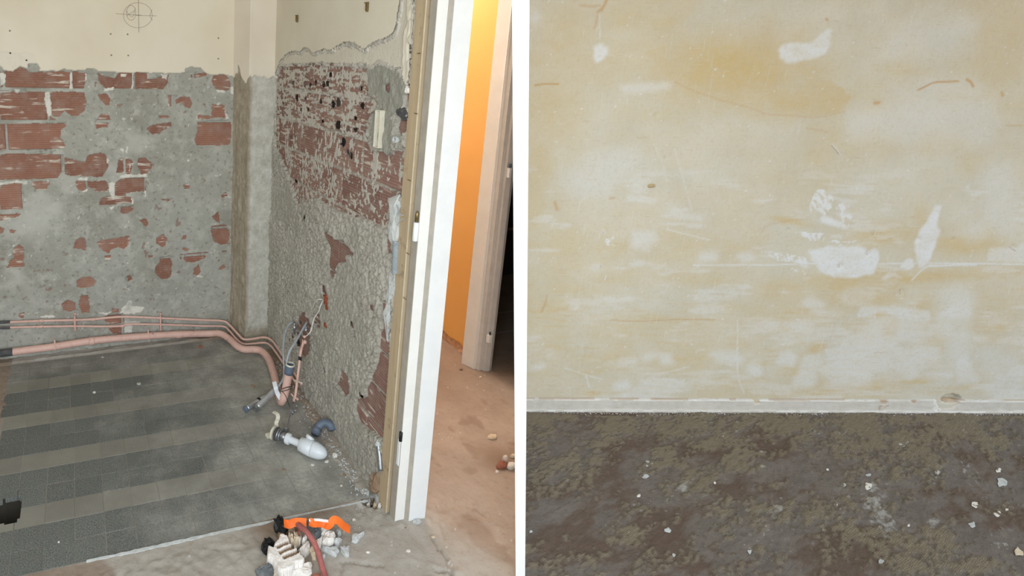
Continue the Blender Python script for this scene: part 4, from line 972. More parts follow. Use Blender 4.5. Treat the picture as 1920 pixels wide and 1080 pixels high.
# ---- left floor: screed, hall, sub-floor under the tiles, pits
PIT1 = [G(*p)[:2] for p in C('d', [(-300, 520), (0, 515), (60, 490), (160, 470), (158, 520), (150, 600), (135, 670), (80, 685), (0, 695), (-300, 760)])]
PIT2 = [G(660+a/5.4, 800+b/5.4)[:2] for a, b in ((105, 715), (160, 685), (215, 650), (300, 660), (305, 810), (230, 830), (150, 815), (110, 770))]
def floor_left():
    us = np.concatenate([[-1.3, -0.9], np.arange(-0.6, 2.16, 0.0066), [2.5, 3.4, 4.75]]); vs = np.concatenate([[-1.0, -0.4, 0.2, 0.7], np.arange(1.0, 3.2, 0.0066), [3.6, 4.5]])
    U, V = np.meshgrid(us, vs, indexing='ij')
    warm_light_x = 1.17+0.35*(1.55-V)+0.05*fbm(U*7, V*7, 1101, 3)
    hall = sstep(-0.06, 0.10, U-warm_light_x)  # tint begins where warm lamp light passes the frame, painted into the floor
    h = 0.004*fbm(U*9, V*9, 1111, 4)+0.0016*fbm(U*60, V*60, 1121, 3)
    rough = sstep(1.67, 1.62, V)*sstep(1.45, 1.6, V)*(U < 1.2)
    h = h + rough*0.006*fbm(U*45, V*45, 1131, 3)
    kit = (U < XM-0.002) & (V > 1.688)
    h = np.where(kit, -0.0012, h)
    left = kit & (U < -0.365+0.01*fbm(V*12, V*0, 1141, 2)); h = np.where(left, -0.002+0.006*fbm(U*40, V*40, 1151, 3), h)
    rubble = kit & (U > 0.99+0.03*fbm(V*14, V*0, 1161, 3)) & (V < 2.9); h = np.where(rubble, 0.004+0.006*fbm(U*50, V*50, 1171, 3), h)
    kb = kit & (V > 3.10); h = np.where(kb, 0.012+0.006*fbm(U*30, V*30, 1181, 3), h)
    p1 = inside(U, V, PIT1); p2 = inside(U, V, PIT2)
    h = np.where(p1, -0.22, np.where(p2, -0.05, h))
    # shallow cracks in the front screed and hall
    def crack(pts, wd, dep):
        nonlocal h
        q = [G(*p)[:2] for p in pts]
        for (a, b), (c, d) in zip(q[:-1], q[1:]):
            t = np.clip(((U-a)*(c-a)+(V-b)*(d-b))/((c-a)**2+(d-b)**2), 0, 1); r = np.hypot(U-a-t*(c-a), V-b-t*(d-b)); h = h-dep*(r < wd)
    crack([(812, 1010), (825, 1030), (838, 1045), (846, 1075), (852, 1100)], 0.007, 0.007); crack([(818, 1070), (832, 1072), (845, 1072)], 0.007, 0.007); crack([(640, 1070), (642, 1052), (690, 1058), (720, 1060)], 0.006, 0.005); crack([(895, 955), (912, 968)], 0.006, 0.005); crack([(830, 985), (836, 1010)], 0.006, 0.005)
    lump = sstep(0.35, 0.6, fbm(U*13, V*13, 1191, 4))*(~kit); h = h + 0.004*lump*(V < 1.66)
    earth = np.where(kit, left*0.55, 0.5*sstep(0.1, 0.45, fbm(U*6, V*6, 1201, 4))*sstep(1.35, 1.6, V)*(V < 1.7)*(U < 0.7) + 0.35*hall*sstep(0.2, 0.5, fbm(U*10, V*10, 1211, 4)))
    earth = np.maximum(earth, 0.45*hall*sstep(1.9, 2.5, V))
    # brown halo behind the rubble heap
    gx, gy = G(505, 985)[:2]; earth = np.maximum(earth, 0.75*np.exp(-(((U-gx)/0.07)**2+((V-gy)/0.07)**2)))
    gx, gy = G(600, 962)[:2]; earth = np.maximum(earth, 0.6*np.exp(-(((U-gx)/0.10)**2+((V-gy)/0.025)**2)))
    gx, gy = G(938, 862)[:2]; earth = np.maximum(earth, 0.6*np.exp(-(((U-gx)/0.09)**2+((V-gy)/0.09)**2)))
    white = (fbm(U*80, V*80, 1221, 2) > 0.79)*0.6*(~kit)
    for px, py in ((680, 945), (672, 930), (700, 950)):
        gx, gy = G(px, py)[:2]; white = np.maximum(white, 0.75*np.exp(-(((U-gx)/0.035)**2+((V-gy)/0.022)**2))*(fbm(U*50, V*50, 1231, 2) > -0.2))
    def keep(P):
        side = part_side(P*np.array([1, 1, 0])); dw = (P-RL)@WN
        return (side < 0.012) | (dw < 0.002)
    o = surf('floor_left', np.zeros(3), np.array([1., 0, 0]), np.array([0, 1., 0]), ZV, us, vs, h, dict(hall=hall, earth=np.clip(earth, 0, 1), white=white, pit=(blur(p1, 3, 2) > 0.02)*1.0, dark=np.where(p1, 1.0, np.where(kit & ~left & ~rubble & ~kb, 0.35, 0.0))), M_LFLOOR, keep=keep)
    return tag(o, kind='structure')
FL = floor_left()
TS = 0.1015
tl = {}
for nm, mt in (('d', M_TILE_D), ('l', M_TILE_L)):
    me = box(-TS/2+0.0007, TS/2-0.0007, -TS/2+0.0007, TS/2-0.0007, -0.012, 0, 0.0008); me.materials.append(mt); tl[nm] = me
P1 = np.array(PIT1); P2 = np.array(PIT2)
rt = random.Random(5)
for r in range(14):
    y = 1.6905+TS*(r+0.5)
    light = r in (2, 5, 8, 11)
    off = 0.0 if r < 9 else -0.018
    for c in range(-5, 11):
        x = 0.051+off+TS*(c+0.5)
        if x < -0.375 or x > 1.02: continue
        gx, gy = np.meshgrid(np.linspace(x-TS/2, x+TS/2, 9), np.linspace(y-TS/2, y+TS/2, 9))
        f1 = inside(gx, gy, PIT1).mean(); f2 = inside(gx, gy, PIT2).mean()
        if f1 > 0.97 or f2 > 0.3: continue
        if f1 > 0.0:      # tile broken away at the pit: keep the cells outside it
            nc = 12; cs = TS/nc; vv = []; ff = []
            for i in range(nc):
                for j in range(nc):
                    cx_, cy_ = x-TS/2+cs*(i+.5), y-TS/2+cs*(j+.5)
                    if inside(np.array([cx_]), np.array([cy_]), PIT1)[0]: continue
                    e_ = 0.0007; x0_ = cx_-cs/2+(e_ if i == 0 else 0); x1_ = cx_+cs/2-(e_ if i == nc-1 else 0); y0_ = cy_-cs/2+(e_ if j == 0 else 0); y1_ = cy_+cs/2-(e_ if j == nc-1 else 0)
                    b0 = len(vv); vv += [(x0_, y0_, -.02), (x1_, y0_, -.02), (x1_, y1_, -.02), (x0_, y1_, -.02), (x0_, y0_, 0), (x1_, y0_, 0), (x1_, y1_, 0), (x0_, y1_, 0)]
                    ff += [tuple(b0+k for k in q) for q in ((4, 5, 6, 7), (0, 1, 5, 4), (1, 2, 6, 5), (2, 3, 7, 6), (3, 0, 4, 7))]
            if vv: link('floor_tile', mesh(vv, ff), M_TILE_L if light else M_TILE_D, FL)
            continue
        o = link('floor_tile', tl['l' if light else 'd'], None, FL)
        o.location = (x, y, rt.uniform(-0.0008, 0.0006)); o.rotation_euler = (rt.uniform(-.004, .004), rt.uniform(-.004, .004), rt.uniform(-.004, .004)); 
# thin white mortar line along the tile edge
def trim_threshold():
    pts = [(162, 1052), (240, 1036), (310, 1021), (390, 1003), (475, 985), (560, 966), (640, 949), (690, 938)]
    rr = random.Random(3); v = []; f = []
    for i, t in enumerate(np.linspace(0, 1, 60)):
        k = t*(len(pts)-1); j = min(int(k), len(pts)-2); a = k-j
        p = G(pts[j][0]*(1-a)+pts[j+1][0]*a, pts[j][1]*(1-a)+pts[j+1][1]*a, 0.002); wdt = (0.0018+0.0032*math.sin(math.pi*min(0.15+t*1.1, 1)))*rr.uniform(0.5, 1.4)
        for dy, z in ((-wdt, -0.004), (-wdt, 0.003), (wdt, 0.0038), (wdt, -0.004)): v.append((p[0], p[1]+dy, z))
    for i in range(59):
        for k in range(4): f.append((i*4+k, i*4+(k+1) % 4, i*4+4+(k+1) % 4, i*4+4+k))
    f += [(0, 1, 2, 3), (236, 237, 238, 239)]
    tag(link('trim_1', fix(mesh(v, f)), M_PLASTERG), kind='structure')
trim_threshold()
# ---- ceiling and unseen left wall added to block light from that side
tag(link('ceiling', box(-1.3, 4.8, 0.1, 4.5, 2.56, 2.7), M_CEIL), kind='structure')
tag(link('wall_left_blocker', box(-1.35, -1.3, -0.6, 3.2, 0, 2.56), M_PLAINW), kind='structure')
tag(link('wall_back_extension', box(-1.3, -0.615, YB-0.01, YB+0.06, 0, 2.56), M_PLAINW), kind='structure')

# ================================================================== THINGS
# ---- pipes along the back wall
def V3(*a): return np.array(a, float)
def pipe_thing(name, label, pts, r, group=None):
    root = empty(name, tuple(pts[0]*np.array([1, 1, 0])), label, 'pipe', group)
    child('pipe_run', tube(pts, r, 8, 14), M_PINK, root, True); return root
up = [BW(-60, 607, .03), BW(20, 604, .03), BW(80, 601.5, .03), BW(141, 600, .03), BW(175, 598.5, .03), BW(205, 595.5, .03), BW(235, 594, .03), BW(301, 596.5, .03), BW(380, 600, .03), BW(418, 602, .03), V3(.838, 3.09, .085), V3(.868, 3.0, .063), V3(.885, 2.955, .056), V3(.93, 2.945, .056), V3(1.0, 2.94, .06), V3(1.03, 2.89, .064), V3(1.036, 2.80, .062), V3(1.036, 2.6, .055), V3(1.034, 2.42, .048)]
u_root = pipe_thing('thin_pipe', 'upper of the two thin pink pipes along the back wall', up, 0.0066)
lo = [BW(-60, 616, .03), BW(20, 614, .03), BW(80, 612.5, .03), BW(141, 611.5, .03), BW(190, 612, .03), BW(230, 611, .03), BW(240, 608, .03), BW(301, 608.5, .03), BW(380, 611, .03), BW(418, 612, .03), V3(.83, 3.085, .058), V3(.855, 2.99, .04), V3(.88, 2.94, .035), V3(.93, 2.93, .034), V3(1.0, 2.92, .036), V3(1.02, 2.87, .04), V3(1.024, 2.78, .04), V3(1.024, 2.6, .036), V3(1.02, 2.44, .03)]
l_root = pipe_thing('thin_pipe', 'lower of the two thin pink pipes along the back wall', lo, 0.006)
for root, (x, y) in ((u_root, (77, 601.6)), (u_root, (175, 598.8)), (l_root, (77, 612.5)), (l_root, (230, 611))):
    p = BW(x, y, .03); child('coupling', tube([p-V3(.012, 0, 0), p+V3(.012, 0, 0)], 0.0085, 2, 14), M_PINK, root, True)
for root, ya, yb in ((u_root, 604, 602), (l_root, 614.5, 613)):
    child('dark_pipe_end', tube([BW(-60, ya+2.6, .03), BW(0, ya+0.5, .03), BW(19, yb+1.5, .03)], 0.0075, 3, 12), M_PIPE_DARK, root, True)  # pipes turn dark grey at their left ends
for x in (141, 301):
    a, b = (BW(x, 590, .02), BW(x-1, 618, .02)); p = (a+b)/2
    me = box(p[0]-0.005, p[0]+0.005, YB-0.04, YB-0.001, b[2], a[2], 0.003)
    pc = child('pipe_clip', me, M_PINK, u_root)
    q = BW(x, 588, .012); link('clip_screw', lathe(q, (0, -1, 0), [(0, 0), (0, .006), (.008, .006), (.010, 0)], 10), M_PINK, pc)
th = [V3(-.62, 3.10, .075), BW(-10, 664, .045), BW(25, 659.5, .045), BW(100, 650, .045), BW(180, 638, .045), BW(278, 630, .045), BW(340, 626.5, .05), BW(390, 625.5, .05), V3(.775, 3.07, .05), V3(.815, 3.0, .042), V3(.835, 2.92, .038), V3(.865, 2.875, .036), V3(.92, 2.862, .034), V3(.955, 2.83, .034), V3(.965, 2.74, .033), V3(.945, 2.60, .032), V3(.925, 2.50, .030), V3(.905, 2.40, .03), V3(.892, 2.335, .033), V3(.892, 2.310, .06), V3(.9, 2.305, .10), V3(.917, 2.30, .235)]
t_root = empty('drain_pipe', (th[0][0], th[0][1], 0), 'thick pink drain pipe along the floor ending in a cut upright stub', 'pipe')
child('pipe_run', tube(th, 0.0195, 10, 20, caps=False), M_PINK, t_root, True)
child('pipe_bore', tube([th[-2]+(th[-1]-th[-2])*0.4, th[-1]-(th[-1]-th[-2])*0.02], 0.0165, 3, 20), M_BLACK, t_root, True)
def sleeve(i_pts, r, name='coupling', mat=M_PINK, parent=t_root): child(name, tube(i_pts, r, 3, 20), mat, parent, True)
for x, y in ((172, 639.5), (336, 627)):
    p = BW(x, y, .046); d = BW(x+8, y-(1.0 if x < 200 else .4), .046)-p; d /= np.linalg.norm(d); sleeve([p-d*.016, p+d*.016], 0.0222)
for x, y in ((103, 650), (278, 630)):
    p = BW(x, y, .045); d = V3(1, 0, .02)
    sleeve([p-d*.005, p+d*.005], 0.0215, 'pipe_clip')
    child('clip_post', box(p[0]-.004, p[0]+.004, YB-.05, YB-.042, p[2]+.015, p[2]+.042, .001), M_PINK, t_root)
child('dark_pipe_end', tube([V3(-.62, 3.10, .075), BW(0, 662.5, .045), BW(24, 659.7, .045)], 0.0205, 4, 18), M_PIPE_DARK, t_root, True)
# torn rubber/metal collar at the stub top
p0, p1 = th[-1]-(th[-1]-th[-2])*.30, th[-1]+(th[-1]-th[-2])*.06
rim = lathe(p0, p1-p0, [(0, .0200), (0, .0212), (.012, .0222), (.045, .0222), (.049, .0208), (.045, .0172), (.02, .0168)], 24)
clr = child('collar', rim, M_PVC, t_root, True)
link('collar_lip', lathe(p0, p1-p0, [(.044, .0224), (.050, .0226), (.052, .0205), (.050, .0180), (.044, .0182), (.044, .0224)], 24), M_OLDPL, clr, True)
child('wire_tie', tube([V3(.872, 2.288, .128), V3(.897, 2.278, .14), V3(.926, 2.285, .136), V3(.928, 2.31, .14)], .0018, 6, 6), M_BLACK, t_root)
child('wire_tie', tube([V3(.876, 2.286, .118), V3(.90, 2.279, .125), V3(.924, 2.284, .13)], .0015, 6, 6), M_BLACK, t_root)
tag(link('tie_end', tube([MW(552, 713, .14), MW(558, 715.5, .135), MW(566, 718, .13)], .0035, 4, 8), M_OLDPL), 'short cream tie end poking right from the pink stub', 'tie')

# ---- thin upright pink pipe with fittings, and rod
tp = [MW(569, 637, .085), MW(568, 645, .09), MW(565, 655, .092), MW(562.5, 672, .10), MW(559, 700, .112), MW(556, 725, .122), MW(554, 740, .13), MW(551, 752, .135)]
r_ = empty('gas_pipe', (tp[-1][0], tp[-1][1], 0), 'thin upright pink pipe beside the thick pink stub', 'pipe')
child('pipe_run', tube(tp, .0062, 8, 12), M_PINK, r_, True)
child('black_joint', tube([tp[3]+V3(0, 0, .010), tp[3]-V3(0, 0, .010)], .0078, 2, 12), M_BLACK, r_, True)
child('tap_head', lathe(MW(571.5, 641, .092), (-.2, -.9, .1), [(-.012, 0), (-.012, .008), (.010, .008), (.012, 0)], 12), M_PINK, r_, True)
child('tap_knob', lathe(MW(571, 633, .09), (0, 0, 1), [(0, 0), (0, .006), (.008, .0075), (.010, 0)], 12), M_PINK, r_, True)
child('side_branch', tube([MW(546, 738, .14), MW(551, 744, .135), MW(556, 747, .13)], .004, 3, 8), M_PINK, r_, True)
child('ball_knob', lathe(MW(558, 748.5, .128), (0, -1, 0), [(-.006, 0), (-.004, .005), (0, .0065), (.004, .005), (.006, 0)], 12), M_PINK, r_, True)
rod_top = MW(550, 753, .135); rod_bot = G(538, 801, .05)
r_ = empty('lift_rod', (rod_bot[0], rod_bot[1], 0), 'thin white rod with a small clamp rising to the pink pipe', 'rod')
child('rod', tube([rod_top, (rod_top+rod_bot)/2, rod_bot], .0028, 3, 8), M_METAL, r_, True)
cp = rod_top*0.62+rod_bot*0.38
child('clamp', lathe(cp-V3(.006, 0, 0), (1, -.1, 0), [(0, 0), (0, .006), (.022, .006), (.022, .0085), (.028, .0085), (.028, 0)], 10), M_METAL, r_, True)
child('clamp_screw', lathe(cp+V3(.006, -.006, -.014), (0, 0, 1), [(0, 0), (0, .004), (.014, .004), (.014, 0)], 8), M_METAL, r_, True)

# ---- cables
def cable(name, label, pts, r, mat, cat='cable'):
    return tag(link(name, tube(pts, r, 8, 8), mat, smooth=True), label, cat)
cable('grey_cable', 'grey flexible hose looping out of the wall left of the pink stub', [MW(552, 604, .012), MW(547, 605, .035), MW(540, 612, .06), MW(534, 628, .09), MW(531.5, 650, .115), MW(531.5, 668, .13), MW(533, 695, .142), MW(531, 710, .155), MW(524, 722, .17), MW(518, 730, .18)], .0052, M_CABLE, 'hose')
cable('grey_hose', 'thick grey hose slanting from the wall into the top of the stub', [MW(576, 604, .006), MW(572, 610, .025), MW(563, 626, .06), MW(553, 643, .10), MW(543, 659, .135), MW(537, 682, .15), MW(535, 703, .158), MW(529, 716, .165)], .0056, M_CABLE, 'hose')
cable('white_cable', 'long white cable hanging from the terracotta wall box', [MW(609, 562, .005), MW(605, 565, .03), MW(600, 576, .045), MW(598, 583, .045), MW(592, 592, .05), MW(588, 600, .055), MW(586, 608, .06), MW(583, 620, .07), MW(578, 627, .08), MW(571, 632, .088)], .0024, M_CABLEW)
cable('white_cable', 'short white cable arching left from the terracotta wall box', [MW(609, 563, .005), MW(603, 561.5, .03), MW(596, 562, .04), MW(590, 568, .04), MW(586.5, 577, .03)], .0022, M_CABLEW)
cable('pink_wire', 'thin pale wire loop hanging at the side of the pink pipe', [MW(567, 645, .088), MW(565, 650, .07), MW(560, 653, .06), MW(555, 651, .06), MW(552, 647, .05)], .0016, M_PINK, 'wire')
cable('black_wire', 'thin black wire running down the front of the thick pink stub', [MW(522, 732, .19), MW(530, 735, .19), MW(537, 745, .187), MW(541, 757, .185), MW(543, 762, .178)], .0015, M_BLACK, 'wire')
tb = empty('wall_box', tuple(MW(613, 565, .0)), 'terracotta plastic cable box stuck in the rough wall', 'cable box')
p = MW(614, 559, .008); child('box_body', box(XM-.022, XM+.01, p[1]-.010, p[1]+.010, p[2]-.028, p[2]+.016, .003, 2), M_ORPL, tb)
p = MW(613.5, 572, .01); child('box_tongue', box(XM-.016, XM+.01, p[1]-.008, p[1]+.008, p[2]-.022, p[2]+.018, .003, 2), M_ORPL, tb)
p = MW(611, 609, .01); tag(link('red_wall_plug', box(XM-.018, XM+.006, p[1]-.009, p[1]+.009, p[2]-.010, p[2]+.008, .003, 2), M_ORPL), 'small red plastic plug in the wall below the terracotta box', 'plug')
vb = empty('wall_valve', tuple(MW(552, 612, 0)), 'small chrome valve at the wall where the left grey hose starts', 'valve')
a = MW(552.5, 606, .03); child('valve_stem', lathe(a, (0, 0, -1), [(0, 0), (0, .005), (.014, .005), (.014, .009), (.03, .009), (.032, .006), (.06, .006), (.06, 0)], 12), M_CHROME, vb, True)
child('valve_spindle', lathe(MW(553, 616, .02), (-1, 0, 0), [(-.02, .005), (.012, .005), (.012, .0075), (.018, .0075), (.018, 0)], 12), M_CHROME, vb, True)
vb = empty('wall_valve', tuple(MW(574, 617, 0)), 'small chrome valve on the ribbed brick where the thick hose starts', 'valve')
child('valve_stem', lathe(MW(574, 612, .022), (0, 0, -1), [(0, 0), (0, .005), (.012, .005), (.012, .008), (.024, .008), (.026, 0)], 12), M_CHROME, vb, True)
child('valve_spindle', lathe(MW(573, 617, .012), (-1, 0, 0), [(-.012, .005), (.010, .005), (.010, .007), (.014, .007), (.014, 0)], 12), M_CHROME, vb, True)
cable('pipe_bracket', 'small white bracket pin beside the thin pipes under the pillar', [MW(521, 690, .03), MW(526, 687, .02), MW(531, 684, .0)], .0035, M_OLDPL, 'bracket')

# ---- chrome tap pieces on the floor
ct = empty('chrome_tap', tuple(G(490, 760)), 'dull chrome tap tube lying on the tiles left of the pink stub', 'tap')
a, b, c = G(521, 728, .085), G(505, 742, .065), G(482, 764, .035)
child('spout', tube([a, b, c], .0150, 8, 18), M_CHROME, ct, True)
d = (c-b)/np.linalg.norm(c-b)
child('spout_nut', lathe(c-d*.004, d, [(0, .0155), (.002, .0185), (.014, .0185), (.016, .016), (.016, .010), (.008, .009), (.008, 0)], 8), M_METAL, ct)
a2, b2, c2 = G(498, 745, .04), G(480, 755, .025), G(463, 766, .018)
child('spout_tail', tube([a2, b2, c2], .0125, 8, 16), M_CHROME, ct, True)
d = (c2-b2)/np.linalg.norm(c2-b2)
child('black_ring', tube([G(486, 751, .033)-d*.004, G(486, 751, .033)+d*.004], .0145, 2, 16), M_BLACK, ct, True)
child('tail_cap', lathe(c2, d, [(0, .0125), (.004, .0142), (.012, .0142), (.013, .009), (.006, 0)], 14), M_PVC, ct, True)
up_ = V3(0.3, -0.4, 0.85)
gs = [(G(514, 716, .13), V3(.9, -.1, .2)), (G(517, 727, .115), V3(.9, -.1, .3)), (G(520, 737, .09), V3(.9, 0, .4)), (G(526, 748, .065), V3(.8, .2, .4))]
tag(link('gasket_strip', ribbon(gs, .020, .003), M_WHITEPL), 'curved white plastic strip leaning over the chrome tube', 'strip')

# ---- drain valve and bottle trap on the floor
ax0 = G(541, 828, .028); ax1 = G(610, 862, .034); ax = ax1-ax0; ax /= np.linalg.norm(ax)
bt = empty('bottle_trap', tuple(ax0*V3(1, 1, 0)), 'white plastic bottle trap lying on the dusty tiles', 'siphon')
A0 = G(541, 823, .040)
Ld = np.linalg.norm(G(614, 853, .03)-A0); ax = (G(612, 853, .036)-A0); ax /= np.linalg.norm(ax)
q = Ld/74.0   # metres per photo pixel along the trap
child('trap_nut', lathe(A0-ax*.012, ax, [(0, .012), (0, .0215), (.004, .0235), (.018, .0235), (.021, .0205), (.021, .015)], 12), M_WHITEPL, bt)
child('trap_tube', lathe(A0, ax, [(0, .0150), (.07, .0150)], 20), M_WHITEPL, bt, True)
s0 = 23*q
child('trap_body', lathe(A0, ax, [(s0, .012), (s0, .0245), (s0+.002, .0295), (s0+.03, .0325), (s0+24*q, .0335), (s0+24*q+.001, .032)], 28), M_WHITEPL, bt, True)
s1 = s0+24*q+.0015
prof = [(s1, .032), (s1+.001, .0337)]
Lc = Ld-s1
for i in range(13):
    t = i/12; prof.append((s1+.002+Lc*t, .0337*math.sqrt(max(0, 1-(t**2.1)))))
child('trap_cup', lathe(A0, ax, prof, 28), M_WHITEPL, bt, True)
ob = A0+ax*(s0+10*q); od = G(584, 817, .072)-ob; od /= np.linalg.norm(od)
child('trap_outlet', lathe(ob+od*.018, od, [(0, .0150), (.014, .0155), (.014, .0195), (.026, .0195), (.027, .0165), (.020, .015), (.018, 0)], 22), M_WHITEPL, bt, True)
dv = empty('drain_valve', tuple(G(510, 815)), 'old grey drain valve with white flange and strap left of the white trap', 'valve')
B0 = A0-ax*.012
child('valve_body', lathe(B0, -ax, [(0, .013), (.004, .017), (.022, .018), (.026, .013), (.05, .013)], 20), M_METAL, dv, True)
for i in range(3): child('ribbed_ring', lathe(B0-ax*(.024+.009*i), -ax, [(0, .018), (.001, .0245+.002*i), (.006, .0255+.002*i), (.0075, .019)], 22), M_PIPE_DARK if i == 2 else M_METAL, dv, True)
fg = child('flange', lathe(B0-ax*.058, -ax, [(0, .013), (0, .028), (.004, .031), (.009, .029), (.010, .022), (.004, .012), (.004, 0)], 26), M_OLDPL, dv, True)
link('flange_bore', lathe(B0-ax*.060, -ax+V3(0, -.5, .2), [(0, 0), (0, .0105), (.013, .0105), (.0135, 0)], 16), M_BROWN, fg, True)
child('inlet_nut', lathe(G(536.5, 808, .045), (0.05, 0, 1), [(0, 0), (0, .012), (.018, .012), (.020, .009), (.020, 0)], 6), M_METAL, dv)
fl = B0-ax*.048
ss = [(G(513, 772, .095), V3(1, .2, 0)), (G(520, 777, .095), V3(1, .1, .1)), (G(521, 785, .085), V3(1, 0, .2)), (G(518, 793, .075), V3(1, 0, .2)), (G(519, 803, .05), V3(.9, 0, .2))]
child('strap', ribbon(ss, .017, .003), M_OLDPL, dv)
child('flange_lug', chunk([G(*p)[:2] for p in ((497, 818), (502, 815), (512, 815), (514, 824), (500, 823))], 0.0, .016, 91), M_OLDPL, dv)
# grey elbow in the corner
ge = empty('pvc_elbow', tuple(G(605, 812)), 'grey plastic pipe elbow lying against the rough wall', 'pipe elbow')
ep = [G(591, 815, .022), G(594, 805, .034), G(600, 797, .048), G(608, 793, .056), G(616, 795, .054), G(622, 801, .045), G(623, 807, .036)]
child('elbow_bend', tube(ep, .0185, 8, 20), M_PVC, ge, True)
d = (ep[0]-ep[1])/np.linalg.norm(ep[0]-ep[1]); child('elbow_socket', lathe(ep[1]-d*.004, d, [(0, .0185), (.001, .0205), (.024, .0205), (.025, .016), (.012, .016), (.012, 0)], 20), M_PVC, ge, True)

# ---- fixtures on the middle wall beside the frame
sl = empty('switch_box', tuple(MW(718, 240, 0)), 'narrow cream switch box shell set in cement near the door frame', 'electric box')
p = MW(719, 242, .0)
zc, yc = p[2], p[1]; wy, hz = .0165, .066
child('box_back', box(XM-.012, XM-.008, yc-wy, yc+wy, zc-hz, zc+hz), M_OLDPL, sl)
for sgn in (-1, 1): child('box_side', box(XM-.028, XM-.008, yc+sgn*wy-.0022, yc+sgn*wy+.0022, zc-hz, zc+hz, .0008), M_OLDPL, sl)
for zz in (zc-hz, zc+hz): child('box_end', box(XM-.026, XM-.008, yc-wy, yc+wy, zz-.002, zz+.002, .0008), M_OLDPL, sl)
p = MW(742, 262, .02); stub = tag(link('conduit_stub', lathe(p, (-1, -.2, .1), [(-.02, .011), (.006, .011), (.008, .008), (.004, .0075), (-.006, .007), (-.006, 0)], 16), M_PLASTERG, smooth=True), 'small grey conduit mouth in mortar beside the cream switch box', 'conduit')
fc = empty('corrugated_conduit', tuple(MW(742, 500, .0)), 'white corrugated conduit rising beside the wooden frame', 'conduit')
c0, c1 = MW(741, 512, .018), MW(743, 452, .018)
nr = 26; prof = []
Lc = np.linalg.norm(c1-c0)
for i in range(nr): prof += [(Lc*i/nr, .0098), (Lc*(i+.35)/nr, .0125), (Lc*(i+.7)/nr, .0125), (Lc*(i+.9)/nr, .0098)]
child('corrugated_tube', lathe(c0, c1-c0, prof, 16), M_CABLE, fc)
def wall_lump(pts, t, seed, mat, name, label, cat, base=0.0):
    """lump of plaster on the middle wall: outline in photo px, thickness t out of the wall"""
    P = [MW(x, y) for x, y in pts]; me = chunk([(p[1], p[2]) for p in P], 0, t, seed, 0.7, .1)
    for v in me.vertices:
        a, b, c = v.co; v.co = (XM-base-c, a, b)
    return tag(link(name, fix(me), mat), label, cat)
wall_lump([(741, 370), (757, 364), (758, 385), (756, 420), (752, 455), (750, 458), (741, 456), (738, 440), (742, 410)], .026, 5, M_PLASTERG, 'plaster_lump', 'long grey plaster lump over the conduit by the frame', 'plaster lump', .004)
wall_lump([(738, 508), (747, 510), (748, 530), (742, 560), (736, 610), (730, 640), (728, 600), (733, 545)], .022, 6, M_PLASTERG, 'plaster_lump', 'grey plaster lump below the corrugated conduit', 'plaster lump', .0)
wall_lump([(768, 160), (775, 162), (774, 175), (766, 176)], .02, 7, M_PLASTERW, 'plaster_lump', 'small white plaster knob beside the top of the frame', 'plaster lump')
wall_lump([(750, 205), (762, 200), (772, 208), (773, 222), (764, 226), (752, 215)], .024, 8, M_PIPE_DARK, 'plaster_lump', 'dark grey mortar lump in the gap behind the frame', 'plaster lump')
cable('tie_wire', 'thin wire loop tied round the plaster lump by the frame', [MW(757, 404, .03), MW(750, 402, .035), MW(746, 392, .03), MW(742, 378, .02), MW(738, 372, .014)], .0016, M_CABLE, 'wire')
cable('tie_wire', 'short bent wire across the lower plaster lump by the frame', [MW(757, 410, .032), MW(750, 414, .036), MW(745, 422, .033)], .0016, M_CABLE, 'wire')
oc = empty('old_conduit', tuple(G(713, 905)), 'old grey conduit tube upright at the foot of the frame', 'conduit')
child('conduit_tube', tube([MW(709, 832, .014), MW(712, 855, .018), MW(714, 882, .022)], .0105, 6, 14), M_METAL, oc, True)
child('conduit_collar', lathe(MW(709, 834, .014), (0, .05, 1), [(-.004, .0105), (-.004, .0125), (.004, .0125), (.012, .008), (.026, .003), (.027, 0)], 14), M_PLASTERG, oc, True)
wall_lump([(706, 885), (716, 884), (718, 918), (712, 925), (702, 922), (702, 905)], .03, 9, M_BROWN, 'plaster_lump', 'brownish mortar lump at the bottom of the frame', 'plaster lump')
for i, (x, y, lab) in enumerate(((558.5, 35, 'small brass wall hook nearer the pillar'), (690, 13, 'small brass wall hook nearer the door frame'))):
    p = MW(x, y, .0165); hk = empty('wall_hook', tuple(p), lab, 'hook', 'brass hooks on the plaster')
    hp_ = child('hook_plate', box(p[0]-.006, p[0]+.001, p[1]-.007, p[1]+.007, p[2]-.017, p[2]+.017, .0015), M_BRASS, hk)
    child('hook_lip', box(p[0]-.014, p[0]-.006, p[1]-.007, p[1]-.003, p[2]-.014, p[2]+.012, .001), M_BRASS, hk)
    link('hook_screw', lathe((p[0]-.006, p[1]+.001, p[2]-.002), (-1, 0, 0), [(0, .0035), (.002, .003), (.0025, 0)], 8), M_METAL, hp_)
    child('hook_tip', box(p[0]-.010, p[0]-.001, p[1]+.006, p[1]+.014, p[2]+.013, p[2]+.017, .001), M_BRASS, hk)

# ---- rubble heap in front
def D(p): return 460+p[0]/8, 945+p[1]/8
def dpoly(pts, z): return [G(*D(p), z)[:2] for p in pts]
def rub(name, label, pts, z0, h, mat, seed, cat='rubble', inset=.78):
    h = h*0.8; z0 = z0*0.8; jit = 0.42 if mat is M_BLACK else 0.2
    # the outline seen in the photo is the visible upper rim, so measure at mid height
    return tag(link(name, chunk(dpoly(pts, z0+h*0.6), z0, h, seed, inset, jit), mat), label, cat, 'rubble heap in front of the frame')
